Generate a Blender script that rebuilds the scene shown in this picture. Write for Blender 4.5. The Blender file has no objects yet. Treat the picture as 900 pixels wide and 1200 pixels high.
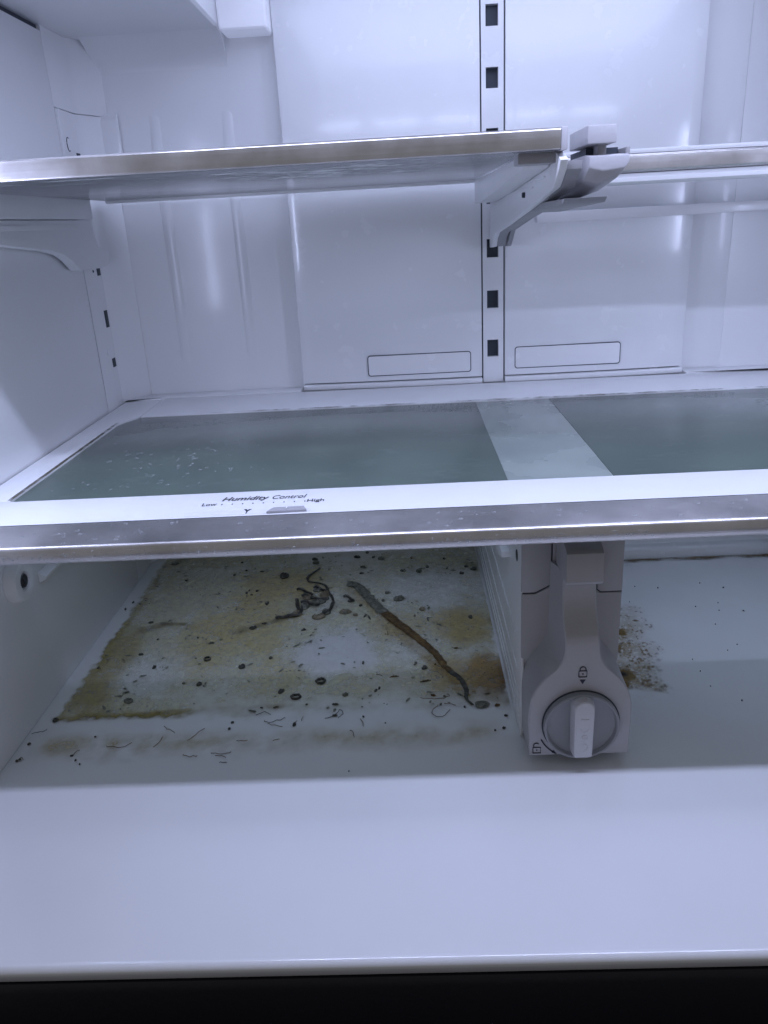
import bpy, bmesh, math, random
from mathutils import Vector, Matrix, noise
random.seed(7)
S = bpy.context.scene
COL = S.collection
R = math.radians

# ------------------------------------------------------------------ camera
cam = bpy.data.cameras.new('camera'); camo = bpy.data.objects.new('camera', cam); COL.objects.link(camo)
cam.sensor_fit = 'HORIZONTAL'; cam.sensor_width = 36.0; cam.lens = 36.0*912.69/900.0
cam.clip_start = 0.01; cam.clip_end = 50
camo.matrix_world = Matrix([[0.998458, 0.042375, 0.035855, -0.095818], [0.018754, 0.350434, -0.9364, -0.86574], [-0.052245, 0.935628, 0.349099, 0.358093], [0.0, 0.0, 0.0, 1.0]])
S.camera = camo
# ------------------------------------------------------------------ world: a dim, slightly warm room in front of the open refrigerator
W = bpy.data.worlds.new('World'); S.world = W; W.use_nodes = True
bg = W.node_tree.nodes['Background']; bg.inputs[0].default_value = (0.92, 0.92, 0.98, 1); bg.inputs[1].default_value = 0.19
S.view_settings.view_transform = 'Standard'; S.view_settings.look = 'None'
S.view_settings.exposure = 0.0; S.view_settings.gamma = 1.0; S.view_settings.use_curve_mapping = False
S.render.engine = 'CYCLES'
try:
    S.cycles.max_bounces = 8; S.cycles.diffuse_bounces = 5; S.cycles.glossy_bounces = 4; S.cycles.transparent_max_bounces = 16
    S.cycles.caustics_reflective = False; S.cycles.caustics_refractive = False
except Exception: pass
# ------------------------------------------------------------------ lamps (the refrigerator's own cold-white LEDs)
LED = (0.60, 0.665, 1.0)
def area(name, loc, sx, sy, power, rot=(0,0,0), color=LED):
    l = bpy.data.lights.new(name, 'AREA'); l.shape = 'RECTANGLE'; l.size = sx; l.size_y = sy
    l.energy = power; l.color = color
    o = bpy.data.objects.new(name, l); COL.objects.link(o); o.location = loc; o.rotation_euler = rot
    return o
LAMPS = []
for k in range(5):
    LAMPS.append(area('front_led_light', (-0.22+0.11*k, -0.49, 0.530), 0.09, 0.013, 0.365))
for sx in (-1, 1):   # upright LED strips on the side walls just inside the door
    o_ = area('side_led_light', (sx*0.3955, -0.43, 0.365), 0.012, 0.24, 0.62)
    d_ = Vector((-sx*0.75, 0.66, 0.0)); o_.rotation_euler = d_.to_track_quat('-Z', 'Y').to_euler(); LAMPS.append(o_)
LAMPS.append(area('rear_led_light', (0.0, -0.17, 0.562), 0.42, 0.16, 0.02))

# ------------------------------------------------------------------ materials
def nodes(name):
    m = bpy.data.materials.new(name); m.use_nodes = True
    nt = m.node_tree; b = nt.nodes['Principled BSDF']; out = nt.nodes['Material Output']
    return m, nt, b, out
def N(nt, t, **kw):
    n = nt.nodes.new(t)
    for k, v in kw.items():
        if k in n.inputs: n.inputs[k].default_value = v
        else: setattr(n, k, v)
    return n
def L(nt, a, ao, b, bi): nt.links.new(a.outputs[ao], b.inputs[bi])
def coords(nt, scale=(1,1,1)):
    g = N(nt, 'ShaderNodeNewGeometry'); mp = N(nt, 'ShaderNodeMapping'); mp.inputs['Scale'].default_value = scale
    L(nt, g, 'Position', mp, 'Vector'); return mp
def plastic(name, col, rough=0.3, var=0.06, bump=0.02, coat=0.0, speck=0.0, peel=None, tint=(0.80,0.76,0.66)):
    m, nt, b, out = nodes(name)
    b.inputs['Roughness'].default_value = rough
    b.inputs['Coat Weight'].default_value = coat; b.inputs['Coat Roughness'].default_value = 0.12
    mp = coords(nt)
    n1 = N(nt, 'ShaderNodeTexNoise', Scale=9.0, Detail=6.0, Roughness=0.6); L(nt, mp, 0, n1, 'Vector')
    r1 = N(nt, 'ShaderNodeValToRGB'); r1.color_ramp.elements[0].position = 0.35; r1.color_ramp.elements[1].position = 0.7
    r1.color_ramp.elements[0].color = (col[0]*(1-var), col[1]*(1-var), col[2]*(1-var*0.9), 1); r1.color_ramp.elements[1].color = (*col, 1)
    L(nt, n1, 'Fac', r1, 'Fac')
    last = r1
    if speck:
        n3 = N(nt, 'ShaderNodeTexNoise', Scale=420.0, Detail=2.0); L(nt, mp, 0, n3, 'Vector')
        n4 = N(nt, 'ShaderNodeTexNoise', Scale=14.0, Detail=3.0); L(nt, mp, 0, n4, 'Vector')
        ad = N(nt, 'ShaderNodeMath', operation='MULTIPLY'); L(nt, n3, 'Fac', ad, 0); L(nt, n4, 'Fac', ad, 1)
        rr = N(nt, 'ShaderNodeValToRGB'); rr.color_ramp.elements[0].position = 0.40; rr.color_ramp.elements[1].position = 0.45
        rr.color_ramp.elements[1].color = (speck, speck, speck, 1); L(nt, ad, 0, rr, 'Fac')
        mx = N(nt, 'ShaderNodeMixRGB'); mx.inputs[2].default_value = (0.16, 0.13, 0.08, 1)
        L(nt, rr, 0, mx, 0); L(nt, r1, 0, mx, 1); last = mx
    L(nt, last, 0, b, 'Base Color')
    n2 = N(nt, 'ShaderNodeTexNoise', Scale=55.0, Detail=4.0); L(nt, mp, 0, n2, 'Vector')
    mr = N(nt, 'ShaderNodeMapRange'); mr.inputs['To Min'].default_value = rough*(1-var*5); mr.inputs['To Max'].default_value = min(1, rough*(1+var*6))
    L(nt, n2, 'Fac', mr, 'Value'); L(nt, mr, 0, b, 'Roughness')
    n5 = N(nt, 'ShaderNodeTexNoise', Scale=(peel or 160.0), Detail=2.0); L(nt, mp, 0, n5, 'Vector')
    bp = N(nt, 'ShaderNodeBump', Strength=bump, Distance=0.01); L(nt, n5, 'Fac', bp, 'Height'); L(nt, bp, 0, b, 'Normal')
    return m
def flat(name, col, rough=0.5, metal=0.0):
    m, nt, b, out = nodes(name); b.inputs['Base Color'].default_value = (*col, 1)
    b.inputs['Roughness'].default_value = rough; b.inputs['Metallic'].default_value = metal
    mp = coords(nt); n = N(nt, 'ShaderNodeTexNoise', Scale=180.0, Detail=3.0); L(nt, mp, 0, n, 'Vector')
    bp = N(nt, 'ShaderNodeBump', Strength=0.06, Distance=0.004); L(nt, n, 'Fac', bp, 'Height'); L(nt, bp, 0, b, 'Normal')
    return m
def steel(name, tarn=0.25):
    m, nt, b, out = nodes(name); b.inputs['Metallic'].default_value = 1.0
    mp = coords(nt, (4, 2200, 2200)); n = N(nt, 'ShaderNodeTexNoise', Scale=1.0, Detail=4.0); L(nt, mp, 0, n, 'Vector')
    mp2 = coords(nt, (1, 1, 1)); n2 = N(nt, 'ShaderNodeTexNoise', Scale=22.0, Detail=6.0, Roughness=0.65); L(nt, mp2, 0, n2, 'Vector')
    r = N(nt, 'ShaderNodeValToRGB'); e = r.color_ramp.elements
    e[0].position = 0.35; e[0].color = (0.58, 0.56, 0.55, 1); e[1].position = 0.68; e[1].color = (0.74, 0.72, 0.71, 1)
    L(nt, n2, 'Fac', r, 'Fac'); L(nt, r, 0, b, 'Base Color')
    a = N(nt, 'ShaderNodeMath', operation='ADD'); L(nt, n, 'Fac', a, 0); L(nt, n2, 'Fac', a, 1)
    mr = N(nt, 'ShaderNodeMapRange'); mr.inputs['From Min'].default_value = 0.6; mr.inputs['From Max'].default_value = 1.4
    mr.inputs['To Min'].default_value = 0.25; mr.inputs['To Max'].default_value = 0.43
    L(nt, a, 0, mr, 'Value'); L(nt, mr, 0, b, 'Roughness')
    bp = N(nt, 'ShaderNodeBump', Strength=0.05, Distance=0.001); L(nt, n, 'Fac', bp, 'Height'); L(nt, bp, 0, b, 'Normal')
    return m
def frosted(name, dcol, tcol, tmix=0.5, rough=0.12, smear=0.25, smear_scale=(14, 60, 14), clear=0.0, s0=0.56, s1=0.78):
    m, nt, b, out = nodes(name); nt.nodes.remove(b)
    mp = coords(nt, smear_scale); n = N(nt, 'ShaderNodeTexNoise', Scale=1.0, Detail=8.0, Roughness=0.7); L(nt, mp, 0, n, 'Vector')
    r = N(nt, 'ShaderNodeValToRGB'); e = r.color_ramp.elements
    e[0].position = s0; e[0].color = (0,0,0,1); e[1].position = s1; e[1].color = (smear,)*3+(1,); L(nt, n, 'Fac', r, 'Fac')
    mp2 = coords(nt); n2 = N(nt, 'ShaderNodeTexNoise', Scale=16.0, Detail=5.0); L(nt, mp2, 0, n2, 'Vector')
    r2 = N(nt, 'ShaderNodeValToRGB'); e = r2.color_ramp.elements
    e[0].position = 0.3; e[0].color = (dcol[0]*0.8, dcol[1]*0.8, dcol[2]*0.8, 1); e[1].position = 0.72; e[1].color = (dcol[0]*1.15, dcol[1]*1.15, dcol[2]*1.1, 1)
    L(nt, n2, 'Fac', r2, 'Fac')
    mc = N(nt, 'ShaderNodeMixRGB'); mc.inputs[2].default_value = (0.7, 0.72, 0.72, 1); L(nt, r, 0, mc, 0); L(nt, r2, 0, mc, 1)
    d = N(nt, 'ShaderNodeBsdfDiffuse'); L(nt, mc, 0, d, 'Color')
    t = N(nt, 'ShaderNodeBsdfTranslucent'); t.inputs['Color'].default_value = (*tcol, 1)
    m1 = N(nt, 'ShaderNodeMixShader'); m1.inputs[0].default_value = tmix; L(nt, d, 0, m1, 1); L(nt, t, 0, m1, 2)
    last = m1
    if clear:
        tr = N(nt, 'ShaderNodeBsdfTransparent'); tr.inputs['Color'].default_value = (*[min(1, c*1.6+0.3) for c in tcol], 1)
        m3 = N(nt, 'ShaderNodeMixShader'); cl_ = N(nt, 'ShaderNodeMath', operation='MULTIPLY_ADD'); cl_.inputs[1].default_value = -clear; cl_.inputs[2].default_value = clear; L(nt, r, 0, cl_, 0); L(nt, cl_, 0, m3, 0); L(nt, m1, 0, m3, 1); L(nt, tr, 0, m3, 2); last = m3
    g = N(nt, 'ShaderNodeBsdfGlossy', Roughness=rough); fr = N(nt, 'ShaderNodeFresnel', IOR=1.45)
    n6 = N(nt, 'ShaderNodeTexNoise', Scale=130.0, Detail=3.0); L(nt, mp2, 0, n6, 'Vector')
    bp = N(nt, 'ShaderNodeBump', Strength=0.05, Distance=0.003); L(nt, n6, 'Fac', bp, 'Height'); L(nt, bp, 0, g, 'Normal')
    mr = N(nt, 'ShaderNodeMapRange'); mr.inputs['To Min'].default_value = rough*0.5; mr.inputs['To Max'].default_value = rough*2.2
    L(nt, n2, 'Fac', mr, 'Value'); L(nt, mr, 0, g, 'Roughness')
    m2 = N(nt, 'ShaderNodeMixShader'); L(nt, fr, 0, m2, 0); L(nt, last, 0, m2, 1); L(nt, g, 0, m2, 2); L(nt, m2, 0, out, 'Surface')
    return m
def emis(name, col, s):
    m, nt, b, out = nodes(name); b.inputs['Base Color'].default_value = (0.8,0.8,0.8,1)
    b.inputs['Emission Color'].default_value = (*col, 1); b.inputs['Emission Strength'].default_value = s; return m
def residue(name, rough=0.27, fine=260.0, speck=0.75, wet=0.0):
    # dried film: colour and cover come from the sheet's own attributes, broken up by noise
    m, nt, b, out = nodes(name)
    at = N(nt, 'ShaderNodeAttribute', attribute_name='stain'); al = N(nt, 'ShaderNodeAttribute', attribute_name='cover')
    mp = coords(nt); n = N(nt, 'ShaderNodeTexNoise', Scale=fine, Detail=5.0, Roughness=0.7); L(nt, mp, 0, n, 'Vector')
    n2 = N(nt, 'ShaderNodeTexNoise', Scale=95.0, Detail=6.0, Roughness=0.7); L(nt, mp, 0, n2, 'Vector')
    n3 = N(nt, 'ShaderNodeTexNoise', Scale=fine*1.7, Detail=1.0); L(nt, mp, 0, n3, 'Vector')
    mu = N(nt, 'ShaderNodeMapRange'); mu.inputs['From Min'].default_value = 0.3; mu.inputs['From Max'].default_value = 0.7
    mu.inputs['To Min'].default_value = 0.78; mu.inputs['To Max'].default_value = 1.18; L(nt, n, 'Fac', mu, 'Value')
    vm = N(nt, 'ShaderNodeVectorMath', operation='SCALE'); L(nt, at, 'Color', vm, 0); L(nt, mu, 0, vm, 'Scale')
    sp = N(nt, 'ShaderNodeValToRGB'); e = sp.color_ramp.elements; e[0].position = 0.66; e[0].color = (0,0,0,1); e[1].position = 0.72; e[1].color = (speck,)*3+(1,)
    L(nt, n3, 'Fac', sp, 'Fac')
    mx = N(nt, 'ShaderNodeMixRGB'); mx.inputs[2].default_value = (0.045, 0.04, 0.025, 1); L(nt, sp, 0, mx, 0); L(nt, vm, 0, mx, 1)
    L(nt, mx, 0, b, 'Base Color'); b.inputs['Roughness'].default_value = rough
    mr = N(nt, 'ShaderNodeMapRange'); mr.inputs['From Min'].default_value = 0.28; mr.inputs['From Max'].default_value = 0.72
    mr.inputs['To Min'].default_value = 0.55; mr.inputs['To Max'].default_value = 1.35; L(nt, n2, 'Fac', mr, 'Value')
    a2 = N(nt, 'ShaderNodeMath', operation='MULTIPLY', use_clamp=True); L(nt, al, 'Fac', a2, 0); L(nt, mr, 0, a2, 1)
    bp = N(nt, 'ShaderNodeBump', Strength=0.35, Distance=0.0015); L(nt, n2, 'Fac', bp, 'Height'); L(nt, bp, 0, b, 'Normal')
    tr = N(nt, 'ShaderNodeBsdfTransparent'); m2 = N(nt, 'ShaderNodeMixShader')
    L(nt, a2, 0, m2, 0); L(nt, tr, 0, m2, 1); L(nt, b, 0, m2, 2); L(nt, m2, 0, out, 'Surface')
    return m
def organic(name, c1, c2, rough=0.6, scale=240.0):
    m, nt, b, out = nodes(name); b.inputs['Roughness'].default_value = rough
    mp = coords(nt); n = N(nt, 'ShaderNodeTexNoise', Scale=scale, Detail=6.0, Roughness=0.7); L(nt, mp, 0, n, 'Vector')
    r = N(nt, 'ShaderNodeValToRGB'); e = r.color_ramp.elements; e[0].position = 0.36; e[0].color = (*c1, 1); e[1].position = 0.66; e[1].color = (*c2, 1)
    L(nt, n, 'Fac', r, 'Fac'); L(nt, r, 0, b, 'Base Color')
    bp = N(nt, 'ShaderNodeBump', Strength=0.6, Distance=0.001); L(nt, n, 'Fac', bp, 'Height'); L(nt, bp, 0, b, 'Normal')
    return m
M = {}
M['liner'] = plastic('white_liner_plastic', (0.84, 0.85, 0.86), 0.26, 0.025, 0.008, 0.5, peel=40)
M['wall'] = plastic('white_wall_plastic', (0.84, 0.85, 0.86), 0.34, 0.03, 0.012, 0.25, peel=45)
M['floor'] = plastic('white_floor_plastic', (0.83, 0.85, 0.86), 0.22, 0.05, 0.006, 0.3, peel=70)
M['lip'] = plastic('white_lip_plastic', (0.82, 0.83, 0.85), 0.20, 0.03, 0.006, 0.7, peel=70)
M['frame'] = plastic('white_frame_plastic', (0.82, 0.83, 0.84), 0.36, 0.05, 0.01, 0.1)
M['bright'] = plastic('bright_white_plastic', (0.88, 0.88, 0.89), 0.3, 0.03, 0.01, 0.2)
M['grey'] = plastic('grey_white_plastic', (0.42, 0.415, 0.43), 0.42, 0.06, 0.03, peel=300)
M['greyd'] = plastic('grey_plastic', (0.33, 0.33, 0.345), 0.45, 0.06, 0.03, peel=300)
M['knob'] = plastic('knob_plastic', (0.58, 0.58, 0.60), 0.4, 0.06, 0.04, peel=300)
M['dish'] = plastic('knob_dish_plastic', (0.30, 0.31, 0.33), 0.45, 0.1, 0.03, peel=300)
M['slot'] = flat('dark_slot', (0.035, 0.045, 0.06), 0.6)
M['gap'] = flat('dark_gap', (0.05, 0.06, 0.08), 0.7)
M['black'] = flat('black_rubber', (0.006, 0.006, 0.010), 0.5)
M['ink'] = flat('dark_print', (0.02, 0.022, 0.04), 0.5)
M['screw'] = flat('dark_screw_metal', (0.08, 0.08, 0.09), 0.35, 0.8)
M['steel'] = steel('brushed_steel')
M['pane'] = frosted('frosted_crisper_glass', (0.48, 0.66, 0.57), (0.84, 0.99, 0.93), 0.72, 0.16, 0.20, (30, 45, 30), 0.5)
M['strip'] = frosted('pale_crisper_strip', (0.52, 0.61, 0.58), (0.66, 0.74, 0.72), 0.50, 0.2, 0.15, (30, 45, 30))
M['uglass'] = frosted('cloudy_shelf_glass', (0.45, 0.52, 0.52), (0.92, 0.97, 0.97), 0.75, 0.14, 0.9, (16, 120, 16), 0.85, 0.56, 0.66)
M['lens'] = emis('led_lens', LED, 2.5); M['lensrim'] = emis('led_lens_rim', LED, 0.22)
M['film'] = residue('dried_spill_film')
M['haze'] = residue('white_dried_haze', 0.6, 300.0, 0.0)
M['grime'] = residue('brown_grime', 0.5, 380.0, 0.6)
M['dark'] = organic('dark_dried_leaf', (0.018, 0.019, 0.016), (0.11, 0.105, 0.085))
M['olive'] = organic('grey_olive_peel', (0.06, 0.065, 0.05), (0.26, 0.26, 0.21))
M['brown'] = organic('brown_stalk', (0.045, 0.024, 0.008), (0.21, 0.125, 0.04))
M['tan'] = organic('tan_peel', (0.16, 0.13, 0.08), (0.30, 0.26, 0.18))
wm, wnt, wb, wo = nodes('water_drop'); wnt.nodes.remove(wb)
_t = N(wnt, 'ShaderNodeBsdfTransparent'); _t.inputs['Color'].default_value = (0.97, 0.98, 0.99, 1)
_g = N(wnt, 'ShaderNodeBsdfGlossy', Roughness=0.16); _f = N(wnt, 'ShaderNodeFresnel', IOR=1.45); _m = N(wnt, 'ShaderNodeMixShader')
_wn = N(wnt, 'ShaderNodeTexNoise', Scale=900.0); _wb = N(wnt, 'ShaderNodeBump', Strength=0.1, Distance=0.0005); L(wnt, _wn, 'Fac', _wb, 'Height'); L(wnt, _wb, 0, _g, 'Normal')
_d = N(wnt, 'ShaderNodeBsdfDiffuse'); _d.inputs['Color'].default_value = (0.7, 0.74, 0.78, 1); _x = N(wnt, 'ShaderNodeMixShader'); _x.inputs[0].default_value = 0.06; L(wnt, _t, 0, _x, 1); L(wnt, _d, 0, _x, 2)
_lw = N(wnt, 'ShaderNodeLayerWeight', Blend=0.5); _p = N(wnt, 'ShaderNodeMath', operation='POWER'); _p.inputs[1].default_value = 3.0; L(wnt, _lw, 'Facing', _p, 0)
_k = N(wnt, 'ShaderNodeMath', operation='MULTIPLY_ADD'); _k.inputs[1].default_value = 0.30; _k.inputs[2].default_value = 0.05; L(wnt, _p, 0, _k, 0); L(wnt, _k, 0, _m, 0); L(wnt, _x, 0, _m, 1); L(wnt, _g, 0, _m, 2); L(wnt, _m, 0, wo, 'Surface'); M['water'] = wm

# ------------------------------------------------------------------ mesh helpers
def finish(bm, bev=0.0, seg=2, ang=35):
    bmesh.ops.recalc_face_normals(bm, faces=bm.faces)
    if bev > 0:
        es = [e for e in bm.edges if len(e.link_faces) == 2 and e.calc_face_angle(0) > R(ang)]
        if es: bmesh.ops.bevel(bm, geom=es, offset=bev, segments=seg, profile=0.6, affect='EDGES', clamp_overlap=True)
    return bm
def obj(name, bm, mat, parent=None, smooth=True):
    me = bpy.data.meshes.new(name); bm.to_mesh(me); bm.free()
    if smooth:
        for p in me.polygons: p.use_smooth = True
        try: me.set_sharp_from_angle(angle=R(32))
        except Exception: pass
    me.materials.append(M[mat] if isinstance(mat, str) else mat)
    o = bpy.data.objects.new(name, me); COL.objects.link(o)
    if parent: o.parent = parent; 
    return o
def add_box(bm, x0, x1, y0, y1, z0, z1):
    v = [bm.verts.new((x, y, z)) for z in (z0, z1) for y in (y0, y1) for x in (x0, x1)]
    for f in ((0,2,3,1),(4,5,7,6),(0,1,5,4),(2,6,7,3),(0,4,6,2),(1,3,7,5)): bm.faces.new([v[i] for i in f])
def box(x0, x1, y0, y1, z0, z1, bev=0.0, seg=2):
    bm = bmesh.new(); add_box(bm, x0, x1, y0, y1, z0, z1); return finish(bm, bev, seg)
def prism(pts, axis, a, b, bev=0.0, seg=2, ang=35):
    # pts in the plane across the axis: x -> (y,z), y -> (x,z), z -> (x,y)
    bm = bmesh.new()
    def P(p, t): return {'x': (t, p[0], p[1]), 'y': (p[0], t, p[1]), 'z': (p[0], p[1], t)}[axis]
    A = [bm.verts.new(P(p, a)) for p in pts]; B = [bm.verts.new(P(p, b)) for p in pts]; n = len(pts)
    bm.faces.new(A); bm.faces.new(B[::-1])
    for i in range(n): bm.faces.new((A[i], B[i], B[(i+1) % n], A[(i+1) % n]))
    return finish(bm, bev, seg, ang)
def loft(rings, bev=0.0, seg=2, ang=35):
    bm = bmesh.new(); vs = [[bm.verts.new(p) for p in r] for r in rings]; n = len(rings[0])
    bm.faces.new(vs[0]); bm.faces.new(vs[-1][::-1])
    for a, b in zip(vs, vs[1:]):
        for i in range(n): bm.faces.new((a[i], b[i], b[(i+1) % n], a[(i+1) % n]))
    return finish(bm, bev, seg, ang)
def add_tube(bm, path, rad, n=6, flat_z=1.0):
    path = [Vector(p) for p in path]; rings = []
    for i, p in enumerate(path):
        t = (path[min(i+1, len(path)-1)] - path[max(i-1, 0)]).normalized()
        s = t.cross(Vector((0,0,1)))
        if s.length < 0.05: s = t.cross(Vector((0,1,0)))
        s.normalize(); u = s.cross(t)
        r = rad[i] if isinstance(rad, (list, tuple)) else rad
        rings.append([bm.verts.new(p + s*math.cos(2*math.pi*k/n)*r + u*math.sin(2*math.pi*k/n)*r*flat_z) for k in range(n)])
    for a, b in zip(rings, rings[1:]):
        for k in range(n): bm.faces.new((a[k], b[k], b[(k+1) % n], a[(k+1) % n]))
    bm.faces.new(rings[0][::-1]); bm.faces.new(rings[-1])
def tube(path, rad, n=6, flat_z=1.0):
    bm = bmesh.new(); add_tube(bm, path, rad, n, flat_z); return finish(bm)
def lathe(prof, center, axis, n=40):
    # prof: (radius, height along axis) from centre outwards
    bm = bmesh.new(); cx, cy, cz = center; rings = []
    for r, h in prof:
        ring = []
        for k in range(n):
            a = 2*math.pi*k/n; u, v = r*math.cos(a), r*math.sin(a)
            q = {'y': (cx+u, cy-h, cz+v), 'x': (cx+h, cy+u, cz+v), 'z': (cx+u, cy+v, cz+h)}[axis]
            ring.append(bm.verts.new(q))
        rings.append(ring)
    for a, b in zip(rings, rings[1:]):
        for k in range(n): bm.faces.new((a[k], b[k], b[(k+1) % n], a[(k+1) % n]))
    bm.faces.new(rings[0]); bm.faces.new(rings[-1][::-1])
    return finish(bm)
def rrect(x0, x1, z0, z1, r, n=5):
    pts = []
    for cx, cz, a0 in ((x1-r, z1-r, 0), (x0+r, z1-r, 90), (x0+r, z0+r, 180), (x1-r, z0+r, 270)):
        for k in range(n+1):
            a = R(a0+90*k/n); pts.append((cx+r*math.cos(a), cz+r*math.sin(a)))
    return pts
def thing(name, label, cat, loc, group=None):
    o = bpy.data.objects.new(name, None); COL.objects.link(o); o.location = loc; o.empty_display_size = 0.02
    tag(o, label, cat, group); return o
def tag(o, label, cat, group=None, kind=None):
    if label: o['label'] = label
    if cat: o['category'] = cat
    if group: o['group'] = group
    if kind: o['kind'] = kind
    return o
def adopt(root):
    # parts are modelled in world space: keep them there under the Empty
    def rec(o):
        for c in o.children:
            c.matrix_parent_inverse = root.matrix_basis.inverted() if c.parent == root else Matrix.Identity(4)
            rec(c)
    rec(root)
def text_mesh(txt, size, shear=0.0, offset=0.0, sx=1.0, sy=1.0):
    cu = bpy.data.curves.new('lettering', 'FONT'); cu.body = txt; cu.size = size; cu.shear = shear; cu.offset = offset; cu.resolution_u = 3
    o = bpy.data.objects.new('lettering_curve', cu); COL.objects.link(o)
    dg = bpy.context.evaluated_depsgraph_get(); me = bpy.data.meshes.new_from_object(o.evaluated_get(dg))
    bpy.data.objects.remove(o); bpy.data.curves.remove(cu)
    bm = bmesh.new(); bm.from_mesh(me); bpy.data.meshes.remove(me)
    w = max(v.co.x for v in bm.verts)
    for v in bm.verts: v.co.x *= sx; v.co.y *= sy
    return bm, w*sx

# ================================================================== THE REFRIGERATOR CABINET
fr = thing('refrigerator', 'white plastic refrigerator compartment holding the shelves, with slotted rails and glossy rear wall', 'refrigerator', (0, -0.3, -0.06))
for l in LAMPS: l.parent = fr; l.matrix_parent_inverse = fr.matrix_basis.inverted()
XL, XR = -0.400, 0.400
# floor and front lip (a shallow crease where the floor turns down towards the door)
obj('floor', box(XL-0.03, XR+0.03, -0.430, 0.01, -0.03, 0.0), 'floor', fr)
lip = [(-0.430, 0.0), (-0.5585, -0.0090)]
for k in range(1, 9):
    a = R(90 - 90*k/8); lip.append((-0.5592 - 0.0040*math.cos(a), -0.0130 + 0.0040*math.sin(a)))
lip += [(-0.5630, -0.0145), (-0.5590, -0.0225), (-0.430, -0.0225)]
obj('front_lip', prism(lip, 'x', XL-0.03, XR+0.03), 'lip', fr)
obj('door_gasket', prism([(-0.5400,-0.0235), (-0.5600,-0.0235), (-0.5610,-0.030), (-0.5615,-0.075), (-0.5400,-0.08)], 'x', XL-0.03, XR+0.03, 0.002), 'black', fr)
obj('freezer_drawer', box(XL-0.03, XR+0.03, -0.70, -0.545, -0.40, -0.095, 0.006), 'black', fr)
# rear wall, side walls, ceiling
obj('rear_wall', box(XL-0.03, XR+0.03, -0.010, 0.02, 0.0, 0.60), 'wall', fr)
for x0, x1 in ((-0.3415, -0.3295), (-0.2685, -0.2565)):
    rr_ = lambda z, d: [(x0, -0.0099, z), (x0+0.002, -0.0100-d, z), (x1-0.002, -0.0100-d, z), (x1, -0.0099, z)]
    obj('wall_rib', loft([rr_(0.225, 0.0), rr_(0.290, 0.0009), (rr_(0.440, 0.0009)), rr_(0.468, 0.0)]), 'wall', fr)
obj('wall_panel', prism([(0.1997,-0.0098), (0.1997,-0.0110), (0.2432,-0.0110), (0.2444,-0.0098)], 'z', 0.1925, 0.585, 0.0003), 'wall', fr)
obj('side_wall', box(XL-0.03, XL, -0.566, -0.0925, 0.0005, 0.5285, 0.0008), 'wall', fr)
obj('side_wall', box(XR, XR+0.03, -0.566, -0.0925, 0.0005, 0.5285, 0.0008), 'wall', fr)
obj('wall_gap', box(XL-0.028, XL-0.003, -0.560, -0.0930, 0.5284, 0.5331), 'gap', fr)
obj('wall_gap', box(XL-0.028, XL-0.004, -0.0945, -0.088, 0.001, 0.469), 'gap', fr)
obj('side_wall', prism([(-0.4300,-0.0924), (-0.4000,-0.0924), (-0.3996,-0.0440), (-0.3960,-0.0380), (-0.3860,-0.0158), (-0.3800,-0.0103), (-0.4300,-0.0103)], 'z', 0.4695, 0.5335, 0.0006), 'wall', fr)
for s in (-1, 1):
    o = obj('corner_rail', prism([(s*0.4002,-0.0905), (s*0.4000,-0.0600), (s*0.4008,-0.0590), (s*0.4008,-0.0450), (s*0.4000,-0.0440), (s*0.3965,-0.038), (s*0.3865,-0.016), (s*0.380,-0.0105), (s*0.42,-0.0105), (s*0.42,-0.0905)], 'z', 0.0005, 0.4690 if s < 0 else 0.528, 0.0008), 'wall', fr)
    if s < 0:
        for z0, z1 in ((0.2301,0.2391), (0.2708,0.2878), (0.3220,0.3420), (0.4290,0.4345)):
            obj('slot', box(-0.4030, -0.4003, -0.0562, -0.0476, z0, z1, 0.0004), 'slot', o)
        obj('rivet', lathe([(0.0001,0.0012), (0.0030,0.0010), (0.0034,0.0)], (-0.4001, -0.0660, 0.2470), 'x', 16), 'wall', o)
        obj('rivet', lathe([(0.0001,0.0008), (0.0012,0.0006), (0.0014,0.0)], (-0.4001, -0.0680, 0.3270), 'x', 12), 'slot', o)
        # hook cover plate above the shelf, with a half-moon mark
        obj('hook_cover', prism([(-0.0895,0.4285), (-0.0895,0.4640), (-0.0860,0.4690), (-0.0720,0.4670), (-0.0640,0.4290)], 'x', -0.4004, -0.3988, 0.0005), 'wall', o)
        arc = [(-0.3985, -0.0775+0.0035*math.cos(R(t)), 0.4400+0.006*math.sin(R(t))) for t in range(60, 301, 20)]
        obj('half_moon_mark', tube(arc, 0.00035, 5), 'slot', o)
        obj('hook_cover', prism([(-0.0165,0.4285), (-0.0165,0.4640), (-0.0150,0.4690), (-0.0118,0.4720), (-0.0118,0.4285)], 'x', -0.388, -0.370, 0.0005), 'wall', o)
# centre ceiling lamp well
obj('ceiling', box(XL-0.03, -0.255, -0.566, 0.0, 0.5330, 0.60, 0.006, 3), 'wall', fr)
obj('ceiling', box(0.255, XR+0.03, -0.566, 0.0, 0.5330, 0.60, 0.006, 3), 'wall', fr)
obj('ceiling', box(-0.256, 0.256, -0.566, -0.350, 0.5332, 0.60, 0.004, 3), 'wall', fr)
obj('ceiling', box(-0.26, 0.26, -0.352, 0.0, 0.585, 0.62), 'wall', fr)
obj('ceiling_cove', prism([(-0.0085, 0.5340)] + [(-0.0445+0.0355*math.cos(R(a)), 0.4985+0.0350*math.sin(R(a))) for a in range(0, 91, 9)] + [(-0.0445, 0.5340)], 'x', XL+0.012, -0.256), 'wall', fr)
obj('lamp_lens', box(-0.2540, -0.2090, -0.0480, -0.0120, 0.5290, 0.5840, 0.004, 3), 'lensrim', fr)
obj('lamp_lens', box(-0.21, 0.21, -0.25, -0.09, 0.566, 0.575, 0.002), 'lens', fr)
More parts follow.
